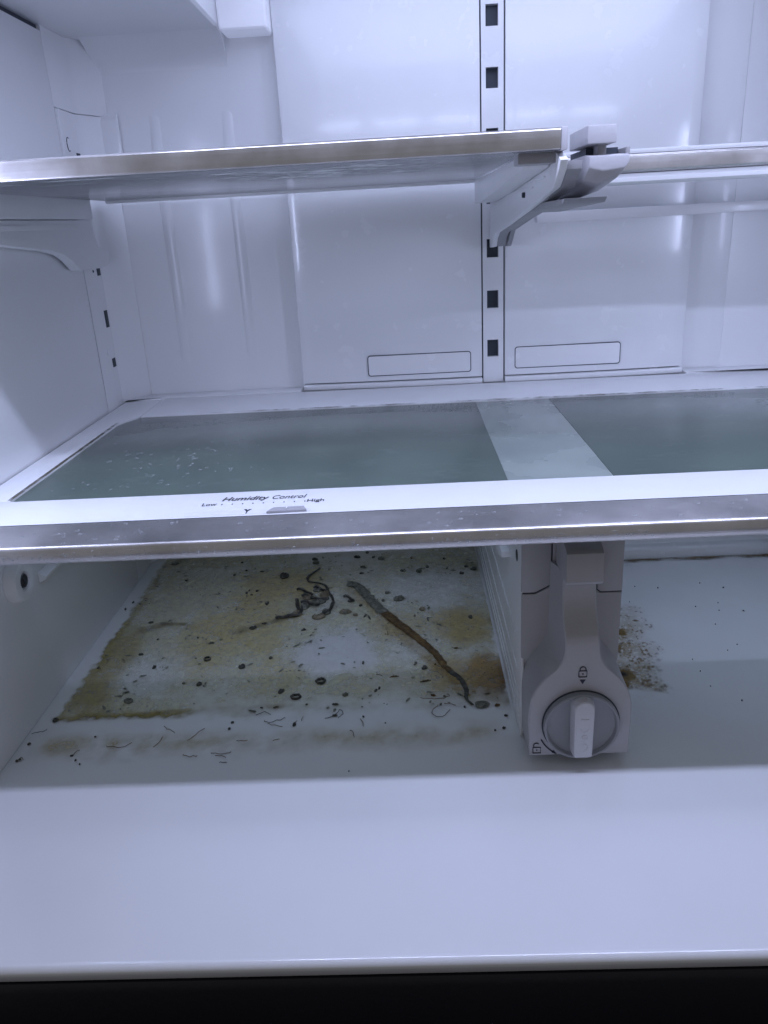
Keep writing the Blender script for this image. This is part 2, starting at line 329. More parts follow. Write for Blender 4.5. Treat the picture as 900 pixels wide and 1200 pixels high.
for s in (-1, 1): obj('lamp_lens', box(min(s*0.4005, s*0.3970), max(s*0.4005, s*0.3970), -0.438, -0.424, 0.244, 0.486, 0.001), 'lens', fr)
for k in range(5):
    obj('lamp_lens', box(-0.255+0.11*k, -0.185+0.11*k, -0.4955, -0.4845, 0.5315, 0.536, 0.001), 'lens', fr)
# duct covers on both sides of the centre rail
def duct(x0, x1, px0, px1, pz0, pz1, name_plate='access_plate'):
    n = 16; pts = []
    inner = x1 if abs(x1) < abs(x0) else x0; outer = x0 if inner == x1 else x1
    for k in range(n+1):
        t = k/n; x = inner+(outer-inner)*t
        pts.append((x, -0.0275 + 0.0055*t**3))
    pts += [(outer, -0.0095), (inner, -0.0095)]
    d = obj('duct_cover', prism(pts, 'z', 0.1965, 0.60, 0.0012, 2, 50), 'liner', fr)
    foot = [(x, y-0.0035) for x, y in pts[:n+1]] + pts[n+1:]
    obj('cover_foot', prism(foot, 'z', 0.1900, 0.1953, 0.0008, 2, 50), 'liner', d)
    obj('plate_gap', prism(rrect(px0, px1, pz0, pz1, 0.003), 'y', -0.0276, -0.0240), 'gap', d)
    obj(name_plate, prism(rrect(px0+0.0009, px1-0.0009, pz0+0.0009, pz1-0.0009, 0.0024), 'y', -0.0281, -0.0240, 0.0003), 'liner', d)
    return d
duct(-0.2080, -0.0140, -0.1366, -0.0258, 0.2021, 0.2244)
duct(0.0100, 0.1995, 0.0205, 0.1323, 0.2032, 0.2264)
# slotted centre rail
bm = bmesh.new(); rz = [0.2169, 0.2674, 0.3179, 0.3690, 0.4195, 0.4717, 0.5232]; zb = 0.190
add_box(bm, -0.0126, -0.0083, -0.0262, -0.0095, 0.190, 0.60); add_box(bm, 0.0035, 0.0086, -0.0262, -0.0095, 0.190, 0.60)
for z in rz + [0.62]:
    add_box(bm, -0.0083, 0.0035, -0.0262, -0.0095, zb, min(z, 0.60)); zb = z + 0.0178
bmesh.ops.remove_doubles(bm, verts=bm.verts, dist=0.00001)
rail = obj('shelf_rail', finish(bm), 'liner', fr, False)
for z in rz: obj('slot', box(-0.0088, 0.0040, -0.0200, -0.0100, z-0.001, z+0.0188), 'slot', rail)
obj('rail_gap', box(-0.0140, -0.0126, -0.0215, -0.0096, 0.190, 0.60), 'gap', fr)
obj('rail_gap', box(0.0086, 0.0100, -0.0215, -0.0096, 0.190, 0.60), 'gap', fr)
# rear step of the floor on the right hand side, drawer guide and roller mount on the left wall
obj('rear_step', prism([(-0.0855,0.0003), (-0.0830,0.0100), (-0.0800,0.0130), (-0.0760,0.0140), (-0.0740,0.020), (-0.070,0.0300), (-0.012,0.0300), (-0.012,0.0003)], 'x', 0.047, XR-0.001, 0.0015), 'liner', fr)
obj('drawer_guide', prism([(-0.3998,0.0985), (-0.3940,0.1010), (-0.3930,0.1040), (-0.3998,0.1075)], 'y', -0.300, -0.0915, 0.0008), 'wall', fr)
mount = obj('roller_mount', lathe([(0.0001,0.006), (0.0065,0.006), (0.0075,0.0085), (0.0115,0.0095), (0.0150,0.0085), (0.0165,0.005), (0.0170,0.0)], (-0.3998, -0.335, 0.1170), 'x', 32), 'wall', fr)
obj('screw', lathe([(0.0001,0.0078), (0.0015,0.0070), (0.0035,0.0085), (0.0050,0.0080), (0.0058,0.0062)], (-0.3998, -0.335, 0.1170), 'x', 20), 'screw', mount)
adopt(fr)

# ================================================================== UPPER SHELF (spans the left half)
us = thing('glass_shelf', 'cloudy glass shelf with brushed steel front edge resting on two white brackets', 'shelf', (-0.19, -0.2, 0.389))
obj('glass_pane', box(-0.3840, -0.0045, -0.3850, -0.0480, 0.3910, 0.3950, 0.0005), 'uglass', us)
tr = obj('steel_edge', prism([(-0.3900,0.3905), (-0.3905,0.3915), (-0.3905,0.4005), (-0.3895,0.4016), (-0.3800,0.4016), (-0.3800,0.3956), (-0.3845,0.3956), (-0.3845,0.3905)], 'x', -0.3880, -0.0052, 0.0004), 'steel', us)
obj('end_cap', box(-0.0051, -0.0012, -0.3900, -0.3700, 0.3900, 0.4018, 0.0008), 'grey', us)
obj('rear_edge', box(-0.3840, -0.0045, -0.0479, -0.0400, 0.3885, 0.3965, 0.001), 'frame', us)
obj('side_rail', box(-0.3960, -0.3842, -0.3790, -0.0860, 0.3742, 0.3965, 0.0012), 'frame', us)
obj('side_rail', prism([(-0.366,0.3905), (-0.360,0.3830), (-0.200,0.3740), (-0.100,0.3700), (-0.042,0.3700), (-0.042,0.3905)], 'x', -0.0215, -0.0060, 0.0012), 'frame', us)
lb = [(-0.375,0.3735), (-0.375,0.3680), (-0.276,0.3567), (-0.190,0.3500), (-0.160,0.3455), (-0.145,0.3400), (-0.131,0.3320), (-0.126,0.3305), (-0.075,0.3300), (-0.052,0.3335), (-0.050,0.345), (-0.075,0.350), (-0.086,0.3735)]
br = obj('bracket', prism(lb, 'x', -0.3975, -0.3875, 0.0010), 'frame', us)
obj('bracket_ridge', box(-0.3876, -0.3866, -0.300, -0.1200, 0.3660, 0.3700, 0.0004), 'frame', br)
rb = [(-0.378,0.3900), (-0.392,0.3850), (-0.388,0.3800), (-0.371,0.3712), (-0.297,0.3632), (-0.169,0.3508), (-0.080,0.3425), (-0.062,0.3370), (-0.052,0.3290), (-0.0265,0.3275), (-0.0265,0.3420), (-0.034,0.3470), (-0.034,0.3900)]
bl = obj('bracket', prism(rb, 'x', -0.0055, -0.0010, 0.0006), 'frame', us)
low = rb[2:9]
A = []; B = []
for (y, z) in low: A.append((y, z)); B.append((y-0.001, z+0.0045))
ring = A + B[::-1]
obj('bracket_flange', prism(ring, 'x', -0.0009, 0.0075, 0.0006), 'greyd', bl)
for k, (y0, y1, z) in enumerate(((-0.330,-0.210,0.3815), (-0.300,-0.150,0.3735), (-0.345,-0.290,0.3780))):
    obj('bracket_ridge', box(-0.0066, -0.0054, y0, y1, z, z+0.0010, 0.0002), 'frame', bl)
obj('bolt', lathe([(0.0001,-0.0022), (0.0018,-0.0020), (0.0020,0.0)], (-0.0055, -0.262, 0.3705), 'x', 14), 'slot', bl)
obj('front_clip', box(-0.0270, -0.0056, -0.3780, -0.3600, 0.3842, 0.3905, 0.0010), 'grey', us)
obj('front_clip', box(-0.0140, -0.0056, -0.3560, -0.3450, 0.3850, 0.3905, 0.0010), 'greyd', us)
adopt(us)

# ================================================================== RIGHT SHELF (pushed back towards the rear wall)
rs = thing('glass_shelf', 'short glass shelf with tarnished steel edge pushed back on a grey slide bracket', 'shelf', (0.21, -0.13, 0.36))
obj('glass_pane', box(0.030, 0.392, -0.2150, -0.0400, 0.3915, 0.3955, 0.0005), 'uglass', rs)
obj('top_edge', box(0.030, 0.392, -0.2210, -0.2100, 0.3958, 0.3992, 0.001), 'frame', rs)
obj('steel_edge', prism([(-0.2215,0.3835), (-0.2225,0.3850), (-0.2225,0.3945), (-0.2215,0.3956), (-0.2155,0.3956), (-0.2155,0.3835)], 'x', 0.030, 0.392, 0.0003), 'steel', rs)
obj('lower_edge', prism([(-0.2195,0.3745), (-0.2225,0.3765), (-0.2225,0.3795), (-0.2180,0.3832), (-0.2100,0.3832), (-0.2100,0.3745)], 'x', 0.030, 0.392, 0.0006), 'frame', rs)
obj('rear_bar', box(0.036, 0.392, -0.0620, -0.0480, 0.3488, 0.3582, 0.0015), 'bright', rs)
obj('side_plate', box(0.384, 0.3925, -0.2090, -0.0482, 0.3592, 0.3912, 0.001), 'frame', rs)
sp = [(-0.300,0.3915), (-0.300,0.3640), (-0.180,0.3540), (-0.080,0.3440), (-0.050,0.3290), (-0.0265,0.3280), (-0.0265,0.3915)]
obj('slide_bracket', prism(sp, 'x', 0.0090, 0.0135, 0.0006), 'greyd', rs)
cap = obj('slide_cap', box(0.0106, 0.0268, -0.3850, -0.3350, 0.3925, 0.4020, 0.0008), 'grey', rs)
obj('cap_neck', box(0.0185, 0.0235, -0.3760, -0.3650, 0.3860, 0.3930, 0.0006), 'grey', cap)
def ringx(y, z_top, z_bot, xl, xr, cut):
    return [(xl, y, z_top), (xr, y, z_top), (xr, y, z_bot+cut), (xr-cut*0.6, y, z_bot+cut*0.25), (xl+0.008, y, z_bot), (xl, y, z_bot+0.002)]
sc = [ringx(-0.3830,0.3862,0.3785,0.0125,0.0350,0.004), ringx(-0.3780,0.3872,0.3720,0.0105,0.0356,0.010), ringx(-0.3400,0.3872,0.3660,0.0100,0.0358,0.012), ringx(-0.2500,0.3872,0.3620,0.0137,0.0358,0.012)]
hs = obj('slide_housing', loft(sc, 0.0008), 'grey', rs)
obj('housing_rim', prism([(-0.3790,0.3865), (-0.3800,0.3905), (-0.2500,0.3912), (-0.2500,0.3865)], 'x', 0.0335, 0.0360, 0.0006), 'grey', hs)
obj('housing_recess', box(0.0145, 0.0330, -0.3640, -0.3200, 0.3866, 0.3915), 'slot', hs)
obj('slide_tray', prism([(-0.378,0.3650), (-0.372,0.3620), (-0.240,0.3580), (-0.240,0.3640)], 'x', 0.0000, 0.0250, 0.0008), 'greyd', rs)
adopt(rs)

# ================================================================== CRISPER COVER SHELF
cs = thing('crisper_cover', 'full width crisper cover of frosted glass in a white frame with wet steel front edge', 'shelf', (0.0, -0.22, 0.18))
H = 0.1905
obj('frame_front', prism([(-0.4138,0.1800), (-0.4138,H), (-0.3650,H), (-0.3640,0.1888), (-0.3640,0.1800)], 'x', -0.3985, 0.3985, 0.0006), 'frame', cs)
obj('frame_side', prism([(-0.3985,-0.3638), (-0.3730,-0.3638), (-0.3722,-0.1480), (-0.3690,-0.1360), (-0.3620,-0.1230), (-0.3600,-0.1150), (-0.3600,-0.0400), (-0.3985,-0.0400)], 'z', 0.1800, H, 0.0006), 'frame', cs)
obj('frame_side', prism([(0.3985,-0.3638), (0.3730,-0.3638), (0.3730,-0.0400), (0.3985,-0.0400)], 'z', 0.1800, H, 0.0006), 'frame', cs)
obj('frame_rear', prism([(-0.3598,-0.1160), (0.3728,-0.1160), (0.3728,-0.0330), (-0.3598,-0.0330)], 'z', 0.1800, H-0.0003, 0.0006), 'frame', cs)
obj('corner_strip', prism([(-0.3985,-0.0398), (-0.3600,-0.0398), (-0.3590,-0.0325), (-0.2100,-0.0325), (-0.2100,-0.0105), (-0.378,-0.0105), (-0.3985,-0.044)], 'z', 0.1805, H+0.0008, 0.0006), 'frame', cs)
obj('corner_strip', prism([(0.2015,-0.0325), (0.3985,-0.0325), (0.3985,-0.0440), (0.378,-0.0105), (0.2015,-0.0105)], 'z', 0.1805, H+0.0008, 0.0006), 'frame', cs)
obj('glass_pane', box(-0.3728, -0.0297, -0.3638, -0.1162, 0.1850, 0.1890, 0.0002), 'pane', cs)
obj('glass_pane', box(0.0417, 0.3728, -0.3638, -0.1162, 0.1850, 0.1890, 0.0002), 'pane', cs)
obj('centre_panel', box(-0.0296, 0.0416, -0.3638, -0.1162, 0.1848, 0.1888, 0.0002), 'strip', cs)
tp = [(-0.4142,0.1780), (-0.4142,0.1908), (-0.4160,0.1912), (-0.4470,0.1898)]
for k in range(1, 6):
    a = R(90 - 75*k/5); tp.append((-0.4470 - 0.0028*math.cos(a), 0.1870 + 0.0028*math.sin(a)))
tp += [(-0.4500,0.1850), (-0.4488,0.1800), (-0.4470,0.1782)]
obj('steel_edge', prism(tp, 'x', -0.3985, 0.3985), 'steel', cs)
# drawer runners below the cover
obj('edge_gap', box(-0.3985, 0.3985, -0.41415, -0.41382, 0.1895, 0.1910), 'gap', cs)
# lettering and the humidity slide on the front strip
def lay(bm, x, y, z, mat='ink', name='lettering'):
    for v in bm.verts: v.co = Vector((x+v.co.x, y+v.co.y, z))
    return obj(name, bm, mat, cs, False)
ZT = H+0.00025
bm, w = text_mesh('Humidity', 0.0105, 0.25, 0.00016, 1, 1); k = 0.0315/w
for v in bm.verts: v.co.x *= k
lay(bm, -0.2215, -0.3832, ZT)
bm, w = text_mesh('Control', 0.0105, 0.25, 0.00002, 1, 1); k = 0.0235/w
for v in bm.verts: v.co.x *= k
lay(bm, -0.1885, -0.3832, ZT)
bm, w = text_mesh('Low', 0.0075, 0.0, 0.00006, 1, 1); k = 0.0100/w
for v in bm.verts: v.co.x *= k
lay(bm, -0.2330, -0.3915, ZT)
bm, w = text_mesh('High', 0.0075, 0.0, 0.00006, 1, 1); k = 0.0115/w
for v in bm.verts: v.co.x *= k
lay(bm, -0.1640, -0.3915, ZT)
for i in range(9):
    x = -0.2195+0.0068*i
    obj('scale_dot', prism([(x-0.0003,-0.3905), (x+0.0003,-0.3905), (x+0.0003,-0.3893), (x-0.0003,-0.3893)], 'z', H-0.0002, ZT+0.0001), 'ink', cs)
obj('arrow_mark', prism([(-0.2028,-0.4010), (-0.2010,-0.4010), (-0.2002,-0.4030), (-0.1994,-0.4010), (-0.1978,-0.4010), (-0.1998,-0.4055), (-0.1998,-0.4090), (-0.2006,-0.4090), (-0.2006,-0.4055)], 'z', H-0.0002, ZT), 'ink', cs)
obj('slide_track', prism(rrect(-0.2400, -0.1600, -0.4102, -0.4020, 0.003), 'z', H-0.0003, H+0.0002), 'frame', cs)
sl = obj('humidity_slide', prism([(-0.1870,-0.4108), (-0.1835,-0.4035), (-0.1640,-0.4028), (-0.1615,-0.4100)], 'z', H+0.0001, H+0.0018, 0.0006), 'grey', cs)
obj('slide_mark', box(-0.1748, -0.1740, -0.4090, -0.4048, H+0.002, H+0.0027), 'frame', sl)
adopt(cs)

# ================================================================== DRAWER DIVIDER WITH LOCK KNOB
dv = thing('drawer_divider', 'grey plastic drawer divider with round lock knob standing under the crisper cover', 'divider', (0.011, -0.22, 0.0))
CX = 0.0115
obj('body', box(-0.0215, 0.0440, -0.3840, -0.0480, 0.0010, 0.1550, 0.0015), 'grey', dv)
side = obj('side_panel', prism([(-0.388,0.0012), (-0.388,0.0600), (-0.384,0.0700), (-0.384,0.1690), (-0.050,0.1690), (-0.050,0.0012)], 'x', -0.0238, -0.0217, 0.0006), 'frame', dv)
for z, y0, y1 in ((0.012,-0.38,-0.06), (0.020,-0.38,-0.06), (0.030,-0.38,-0.06), (0.047,-0.37,-0.12), (0.072,-0.36,-0.08)):
    obj('ridge', box(-0.0246, -0.0236, y0, y1, z, z+0.0022, 0.0004), 'frame', side)
obj('runner', prism([(-0.330,0.1180), (-0.300,0.1080), (-0.060,0.1080), (-0.060,0.1230), (-0.330,0.1230)], 'x', -0.0305, -0.0237, 0.001), 'frame', side)
obj('runner', box(-0.0290, -0.0237, -0.345, -0.060, 0.1400, 0.1470, 0.001), 'frame', side)
obj('runner', box(0.0441, 0.0500, -0.345, -0.060, 0.1400, 0.1470, 0.001), 'frame', dv)
obj('hole', lathe([(0.0001,-0.0004), (0.0042,-0.0004), (0.0043,0.0)], (-0.0238, -0.365, 0.1350), 'x', 20), 'slot', side)
# upper cover blocks with a parting gap to the body
obj('parting_gap', box(-0.0225, 0.0445, -0.3848, -0.3300, 0.1130, 0.1600), 'gap', dv)
def blk(pts): return prism(pts, 'y', -0.3862, -0.3300, 0.0008)
obj('cover_block', blk([(-0.0236,0.1160), (-0.0145,0.1160), (-0.0040,0.1215), (-0.0038,0.1720), (-0.0236,0.1720)]), 'grey', dv)
obj('cover_block', blk([(0.0445,0.1150), (0.0300,0.1150), (0.0275,0.1170), (0.0275,0.1720), (0.0445,0.1720)]), 'grey', dv)
obj('front_body', prism([(-0.0234,0.0020), (-0.0234,0.1148), (-0.0142,0.1148), (-0.0031,0.1205), (-0.0028,0.1720), (0.0266,0.1720), (0.0266,0.1165), (0.0296,0.1140), (0.0443,0.1140), (0.0443,0.0020)], 'y', -0.3860, -0.3500, 0.0006), 'grey', dv)
# knob plate and stem: one shape stacked in level sections, bell below and a hollowed stem above
def sec(z, wf, yf, wb):
    d = -0.3858 - yf; c = CX - (0.0005 if z > 0.095 else 0)
    h = [(wf-0.0010, yf), (wf, yf+0.0010), (wf+0.30*(wb-wf), yf+0.55*d), (wb, -0.3858)]
    return [(c+x, y, z) for x, y in h] + [(c-x, y, z) for x, y in h[::-1]]
LV = [(0.0087,0.0338,-0.4200,0.0340), (0.0250,0.0342,-0.4200,0.0344), (0.0400,0.0345,-0.4200,0.0347), (0.0480,0.0340,-0.4200,0.0346), (0.0540,0.0328,-0.4200,0.0340), (0.0590,0.0309,-0.4200,0.0325),
      (0.0635,0.0284,-0.4200,0.0304), (0.0680,0.0250,-0.4200,0.0275), (0.0720,0.0212,-0.4200,0.0245), (0.0755,0.0175,-0.4200,0.0217), (0.0790,0.0147,-0.4200,0.0196), (0.0830,0.0126,-0.4200,0.0180),
      (0.0880,0.0115,-0.4200,0.0170), (0.0940,0.0111,-0.4199,0.0164), (0.0985,0.0110,-0.4194,0.0161), (0.1010,0.0111,-0.4180,0.0160), (0.1060,0.0112,-0.4138,0.0159), (0.1120,0.0112,-0.4096,0.0158),
      (0.1190,0.0111,-0.4070,0.0157), (0.1270,0.0110,-0.4062,0.0156), (0.1390,0.0108,-0.4075,0.0155)]
obj('knob_plate', loft([sec(*q) for q in LV]), 'grey', dv)
obj('handle', prism([(-0.4190,0.1370), (-0.4215,0.1395), (-0.4200,0.1585), (-0.4170,0.1605), (-0.3860,0.1660), (-0.3860,0.1370)], 'x', -0.0010, 0.0226, 0.0012), 'grey', dv)
# knob
KZ, KX = 0.0336, 0.0120
obj('knob_gap', lathe([(0.0001,0.0012), (0.0262,0.0012), (0.0263,-0.002)], (KX, -0.4195, KZ), 'y', 56), 'slot', dv)
kn = obj('knob', lathe([(0.0001,0.0006), (0.0200,0.0010), (0.0225,0.0018), (0.0235,0.0046), (0.0243,0.0050), (0.0252,0.0044), (0.0254,0.0005)], (KX, -0.4202, KZ), 'y', 64), 'dish', dv)
def grip(y, sc_, w):
    pts = []
    for k in range(13):
        a = R(180*k/12); pts.append((KX+w*math.cos(a), y, KZ+0.0245*sc_-w+w*math.sin(a)))
    pts += [(KX-w*0.93, y, KZ-0.0205*sc_+0.001), (KX-w*0.75, y, KZ-0.0205*sc_), (KX+w*0.75, y, KZ-0.0205*sc_), (KX+w*0.93, y, KZ-0.0205*sc_+0.001)]
    return pts
gp = obj('grip', loft([grip(-0.4200,1.0,0.0076), grip(-0.4280,0.99,0.0071), grip(-0.4305,0.97,0.0064), grip(-0.4310,0.94,0.0056)]), 'knob', kn)
def ypath(pts, y, r, mat, name, parent): return obj(name, tube([(x, y, z) for x, z in pts], r, 5), mat, parent)
circ = lambda cx, cz, r, a0, a1, n=14: [(cx+r*math.cos(R(a0+(a1-a0)*k/n)), cz+r*math.sin(R(a0+(a1-a0)*k/n))) for k in range(n+1)]
ypath([(KX-0.0025,KZ+0.0105), (KX+0.0030,KZ+0.0105)], -0.4310, 0.00035, 'knob', 'embossed_mark', gp)
ypath(circ(KX+0.0006, KZ-0.0035, 0.0017, 0, 360), -0.4310, 0.00035, 'knob', 'embossed_mark', gp)
ypath(circ(KX+0.0002, KZ+0.0030, 0.0024, 180, 360), -0.4310, 0.00030, 'knob', 'embossed_mark', gp)
ypath(circ(KX, KZ-0.0115, 0.0027, -100, 110), -0.4310, 0.00030, 'knob', 'embossed_mark', gp)
# printed marks on the plate
YP = -0.4203
def padlock(cx, z, open_=False):
    b = [(cx-0.0026,z), (cx+0.0026,z), (cx+0.0026,z+0.0046), (cx-0.0026,z+0.0046), (cx-0.0026,z)]
    bm = bmesh.new(); add_tube(bm, [(x, YP, q) for x, q in b], 0.00035, 5)
    add_tube(bm, [(cx-0.0003, YP, z+0.0023), (cx+0.0003, YP, z+0.0023)], 0.0005, 5)
    if not open_: sh = [(cx-0.0019,z+0.0046)] + [(x, q) for x, q in circ(cx, z+0.0058, 0.0019, 180, 0)] + [(cx+0.0019,z+0.0046)]
    else: sh = [(cx-0.0019,z+0.0046)] + [(x, q) for x, q in circ(cx-0.0003, z+0.0062, 0.0019, 190, 40)]
    add_tube(bm, [(x, YP, q) for x, q in sh], 0.00035, 5)
    return obj('padlock_mark', finish(bm), 'ink', dv)
padlock(0.0121, 0.0700); padlock(-0.0172, 0.0105, True)
obj('pointer_mark', prism([(0.0102,0.0678), (0.0140,0.0678), (0.0121,0.0645)], 'y', YP-0.0001, -0.4190), 'ink', dv)
arc = circ(KX, KZ, 0.0290, 205, 234, 10)
ab = bmesh.new(); add_tube(ab, [(x, YP, z) for x, z in arc], 0.00045, 5)
e = arc[-1]; add_tube(ab, [(e[0]-0.0012, YP, e[1]+0.0014), (e[0]+0.0016, YP, e[1]-0.0012)], [0.0011, 0.0001], 5)
obj('turn_arrow_mark', finish(ab), 'ink', dv)
adopt(dv)

# ================================================================== DRIED SPILLS (flat films with their own ragged shape)
def seg_d(x, y, ax, ay, bx, by):
    dx, dy = bx-ax, by-ay; t = max(0, min(1, ((x-ax)*dx+(y-ay)*dy)/(dx*dx+dy*dy+1e-12)))
    return math.hypot(x-ax-t*dx, y-ay-t*dy), t
def smooth(a, b, v):
    t = max(0.0, min(1.0, (v-a)/(b-a))); return t*t*(3-2*t)
def film(name, x0, x1, y0, y1, step, fn, mat, z, label, cat):
    nx = int((x1-x0)/step)+1; ny = int((y1-y0)/step)+1
    vs, cols, al = [], [], []
    for j in range(ny):
        for i in range(nx):
            x = x0+i*step; y = y0+j*step; c, a = fn(x, y)
            vs.append((x, y, z + 0.0004*a*noise.noise((x*120, y*120, 3)))); cols.append((*c, 1.0)); al.append(a)
    idx = {}; fs = []
    for j in range(ny-1):
        for i in range(nx-1):
            q = (j*nx+i, j*nx+i+1, (j+1)*nx+i+1, (j+1)*nx+i)
            if max(al[k] for k in q) > 0.012: fs.append(q)
    used = sorted({k for f in fs for k in f}); mp = {k: n for n, k in enumerate(used)}
    me = bpy.data.meshes.new(name); me.from_pydata([vs[k] for k in used], [], [[mp[k] for k in f] for f in fs])
    me.attributes.new('stain', 'FLOAT_COLOR', 'POINT'); me.attributes.new('cover', 'FLOAT', 'POINT')
    a1 = me.attributes['stain']; a2 = me.attributes['cover']
    for n, k in enumerate(used): a1.data[n].color = cols[k]; a2.data[n].value = al[k]
    for p in me.polygons: p.use_smooth = True
    me.materials.append(M[mat]); o = bpy.data.objects.new(name, me); COL.objects.link(o)
    return tag(o, label, cat, None, 'stuff')
def fbm(x, y, s, seed=0.0):
    v = noise.noise((x*s, y*s, seed)) + 0.5*noise.noise((x*s*2.1, y*s*2.1, seed+5)) + 0.25*noise.noise((x*s*4.3, y*s*4.3, seed+9))
    return max(-1.0, min(1.0, v))
BLOBS = [(-0.2584, -0.206, 0.0623, 0.0772, (0.6, 0.495, 0.195), 0.72, 0.8), (-0.237, -0.1245, 0.0728, 0.0665, (0.54, 0.435, 0.18), 0.75, 0.85), (-0.2909, -0.2436, 0.0479, 0.0702, (0.6, 0.495, 0.195), 0.6, 0.6), (-0.2131, -0.2916, 0.0442, 0.0476, (0.6, 0.495, 0.195), 0.6, 0.55), (-0.339, -0.1358, 0.0642, 0.0569, (0.6, 0.555, 0.36), 0.65, 0.7), (-0.3339, -0.2839, 0.0344, 0.0447, (0.75, 0.75, 0.675), 0.3, 0.75), (-0.1679, -0.2596, 0.0458, 0.0474, (0.75, 0.75, 0.75), 0.22, 0.85), (-0.084, -0.1379, 0.0524, 0.0519, (0.75, 0.75, 0.69), 0.3, 0.7), (-0.1842, -0.1585, 0.0348, 0.0286, (0.75, 0.75, 0.675), 0.3, 0.4), (-0.1031, -0.2567, 0.0303, 0.0297, (0.75, 0.75, 0.675), 0.35, 0.5), (-0.0509, -0.2217, 0.0353, 0.0455, (0.495, 0.375, 0.135), 0.85, 0.85), (-0.0374, -0.3157, 0.0242, 0.0528, (0.3, 0.173, 0.053), 0.92, 0.9), (-0.0678, -0.3009, 0.0318, 0.0459, (0.45, 0.3, 0.105), 0.8, 0.7), (-0.1107, -0.2172, 0.04, 0.0362, (0.555, 0.435, 0.18), 0.7, 0.6), (-0.1321, -0.3098, 0.0494, 0.0281, (0.6, 0.51, 0.255), 0.5, 0.5), (-0.3654, -0.3207, 0.0255, 0.0276, (0.39, 0.3, 0.09), 0.85, 0.75), (-0.367, -0.2533, 0.0201, 0.0765, (0.405, 0.323, 0.105), 0.8, 0.7), (-0.3296, -0.0377, 0.1014, 0.0351, (0.6, 0.555, 0.33), 0.7, 0.7), (-0.0316, -0.1425, 0.0139, 0.0394, (0.75, 0.75, 0.675), 0.3, 0.5)]
STREAKS = [(-0.381, -0.3492, -0.2063, -0.3395, 0.0065, (0.297, 0.209, 0.061), 0.8), (-0.2063, -0.3395, -0.0509, -0.3484, 0.004, (0.405, 0.311, 0.135), 0.6), (-0.3595, -0.2067, -0.343, -0.1944, 0.009, (0.162, 0.128, 0.068), 0.6), (-0.343, -0.1944, -0.3232, -0.196, 0.006, (0.162, 0.128, 0.068), 0.8), (-0.3232, -0.196, -0.3069, -0.204, 0.004, (0.162, 0.128, 0.068), 0.5), (-0.3831, -0.2522, -0.3631, -0.2031, 0.006, (0.338, 0.27, 0.135), 0.5), (-0.2686, -0.2168, -0.2154, -0.187, 0.0065, (0.135, 0.121, 0.081), 0.95), (-0.2154, -0.187, -0.2127, -0.1747, 0.006, (0.162, 0.128, 0.068), 0.7), (-0.1642, -0.1309, -0.1107, -0.2333, 0.01, (0.324, 0.216, 0.068), 0.6), (-0.1107, -0.2333, -0.0563, -0.3329, 0.009, (0.297, 0.189, 0.054), 0.7), (-0.0235, -0.2767, -0.0301, -0.3519, 0.006, (0.189, 0.095, 0.027), 0.9), (-0.0255, -0.2071, -0.0221, -0.2768, 0.004, (0.162, 0.128, 0.068), 0.7), (-0.3833, -0.0541, -0.3644, -0.0391, 0.008, (0.135, 0.135, 0.095), 0.8), (-0.3778, -0.1122, -0.3833, -0.0541, 0.003, (0.162, 0.128, 0.068), 0.6), (-0.0396, -0.0779, -0.02, -0.0977, 0.006, (0.108, 0.121, 0.081), 0.7), (-0.3686, -0.1431, -0.3214, -0.0738, 0.002, (0.743, 0.729, 0.648), 0.5), (-0.25, -0.2066, -0.3026, -0.1941, 0.003, (0.405, 0.365, 0.27), 0.4)]
def spill(x, y):
    # rectangular drawer footprint with a wandering outline
    wx = 0.005*fbm(x, y, 30, 1.3)+0.003*fbm(x, y, 130, 2.3); wy = 0.005*fbm(x, y, 30, 7.7)+0.004*fbm(x, y, 130, 4.7)
    X, Y = x+wx, y+wy
    left = -0.3868 + 0.0*(Y); right = -0.0270
    soft = smooth(-0.30, -0.22, x)
    edge = min(X-left, right-X+0.004)
    a = smooth(-0.001, 0.004, edge)*smooth(-0.0015-0.004*soft, 0.004+0.034*soft, Y+0.3520+0.010*soft*fbm(x, y, 45, 3.3))
    if a <= 0: return (0.3,0.28,0.2), 0.0
    n1 = fbm(x, y, 22, 2.0); n2 = fbm(x, y, 60, 5.0); n3 = fbm(x, y, 10, 9.0)
    c = Vector((0.66, 0.63, 0.41)); cov = 0.43 + 0.24*n1 + 0.18*n3 + 0.08*n2
    for bx, by, rx, ry, col, ca, st in BLOBS:
        d = math.hypot((x-bx)/rx, (y-by)/ry) + 0.35*n1 + 0.18*n2
        w = st*(1-smooth(0.35, 1.15, d))
        if w > 0: c = c.lerp(Vector(col), w); cov = cov*(1-w) + ca*w
    for ax, ay, bx, by, wd, col, st in STREAKS:
        d, t = seg_d(x, y, ax, ay, bx, by); d = d + 0.5*wd*n2 + 0.3*wd*n1
        w = st*(1-smooth(0.3*wd, wd, d))*max(0.0, min(1.0, 0.75+0.9*n1+0.5*n2))
        if w > 0: c = c.lerp(Vector(col), w); cov = cov*(1-w) + 0.9*w
    # thicker rim at the left and front edges of the footprint
    e2 = min(X-left, Y+0.3520)
    w = (1-smooth(0.004, 0.016+0.006*n1, e2)) * (0.62+0.45*n3+0.3*n2) * smooth(-0.09, -0.16, y if X-left < Y+0.352 else -1)
    if w > 0: w = min(1, w); c = c.lerp(Vector((0.30, 0.24, 0.06)), w); cov = cov*(1-w)+0.95*w
    return tuple(c), max(0, min(1, a*cov))
film('dried_spill', -0.400, -0.0255, -0.360, -0.034, 0.0016, spill, 'film', 0.0008, 'yellow brown dried liquid film covering the floor under the frosted glass', 'spill')
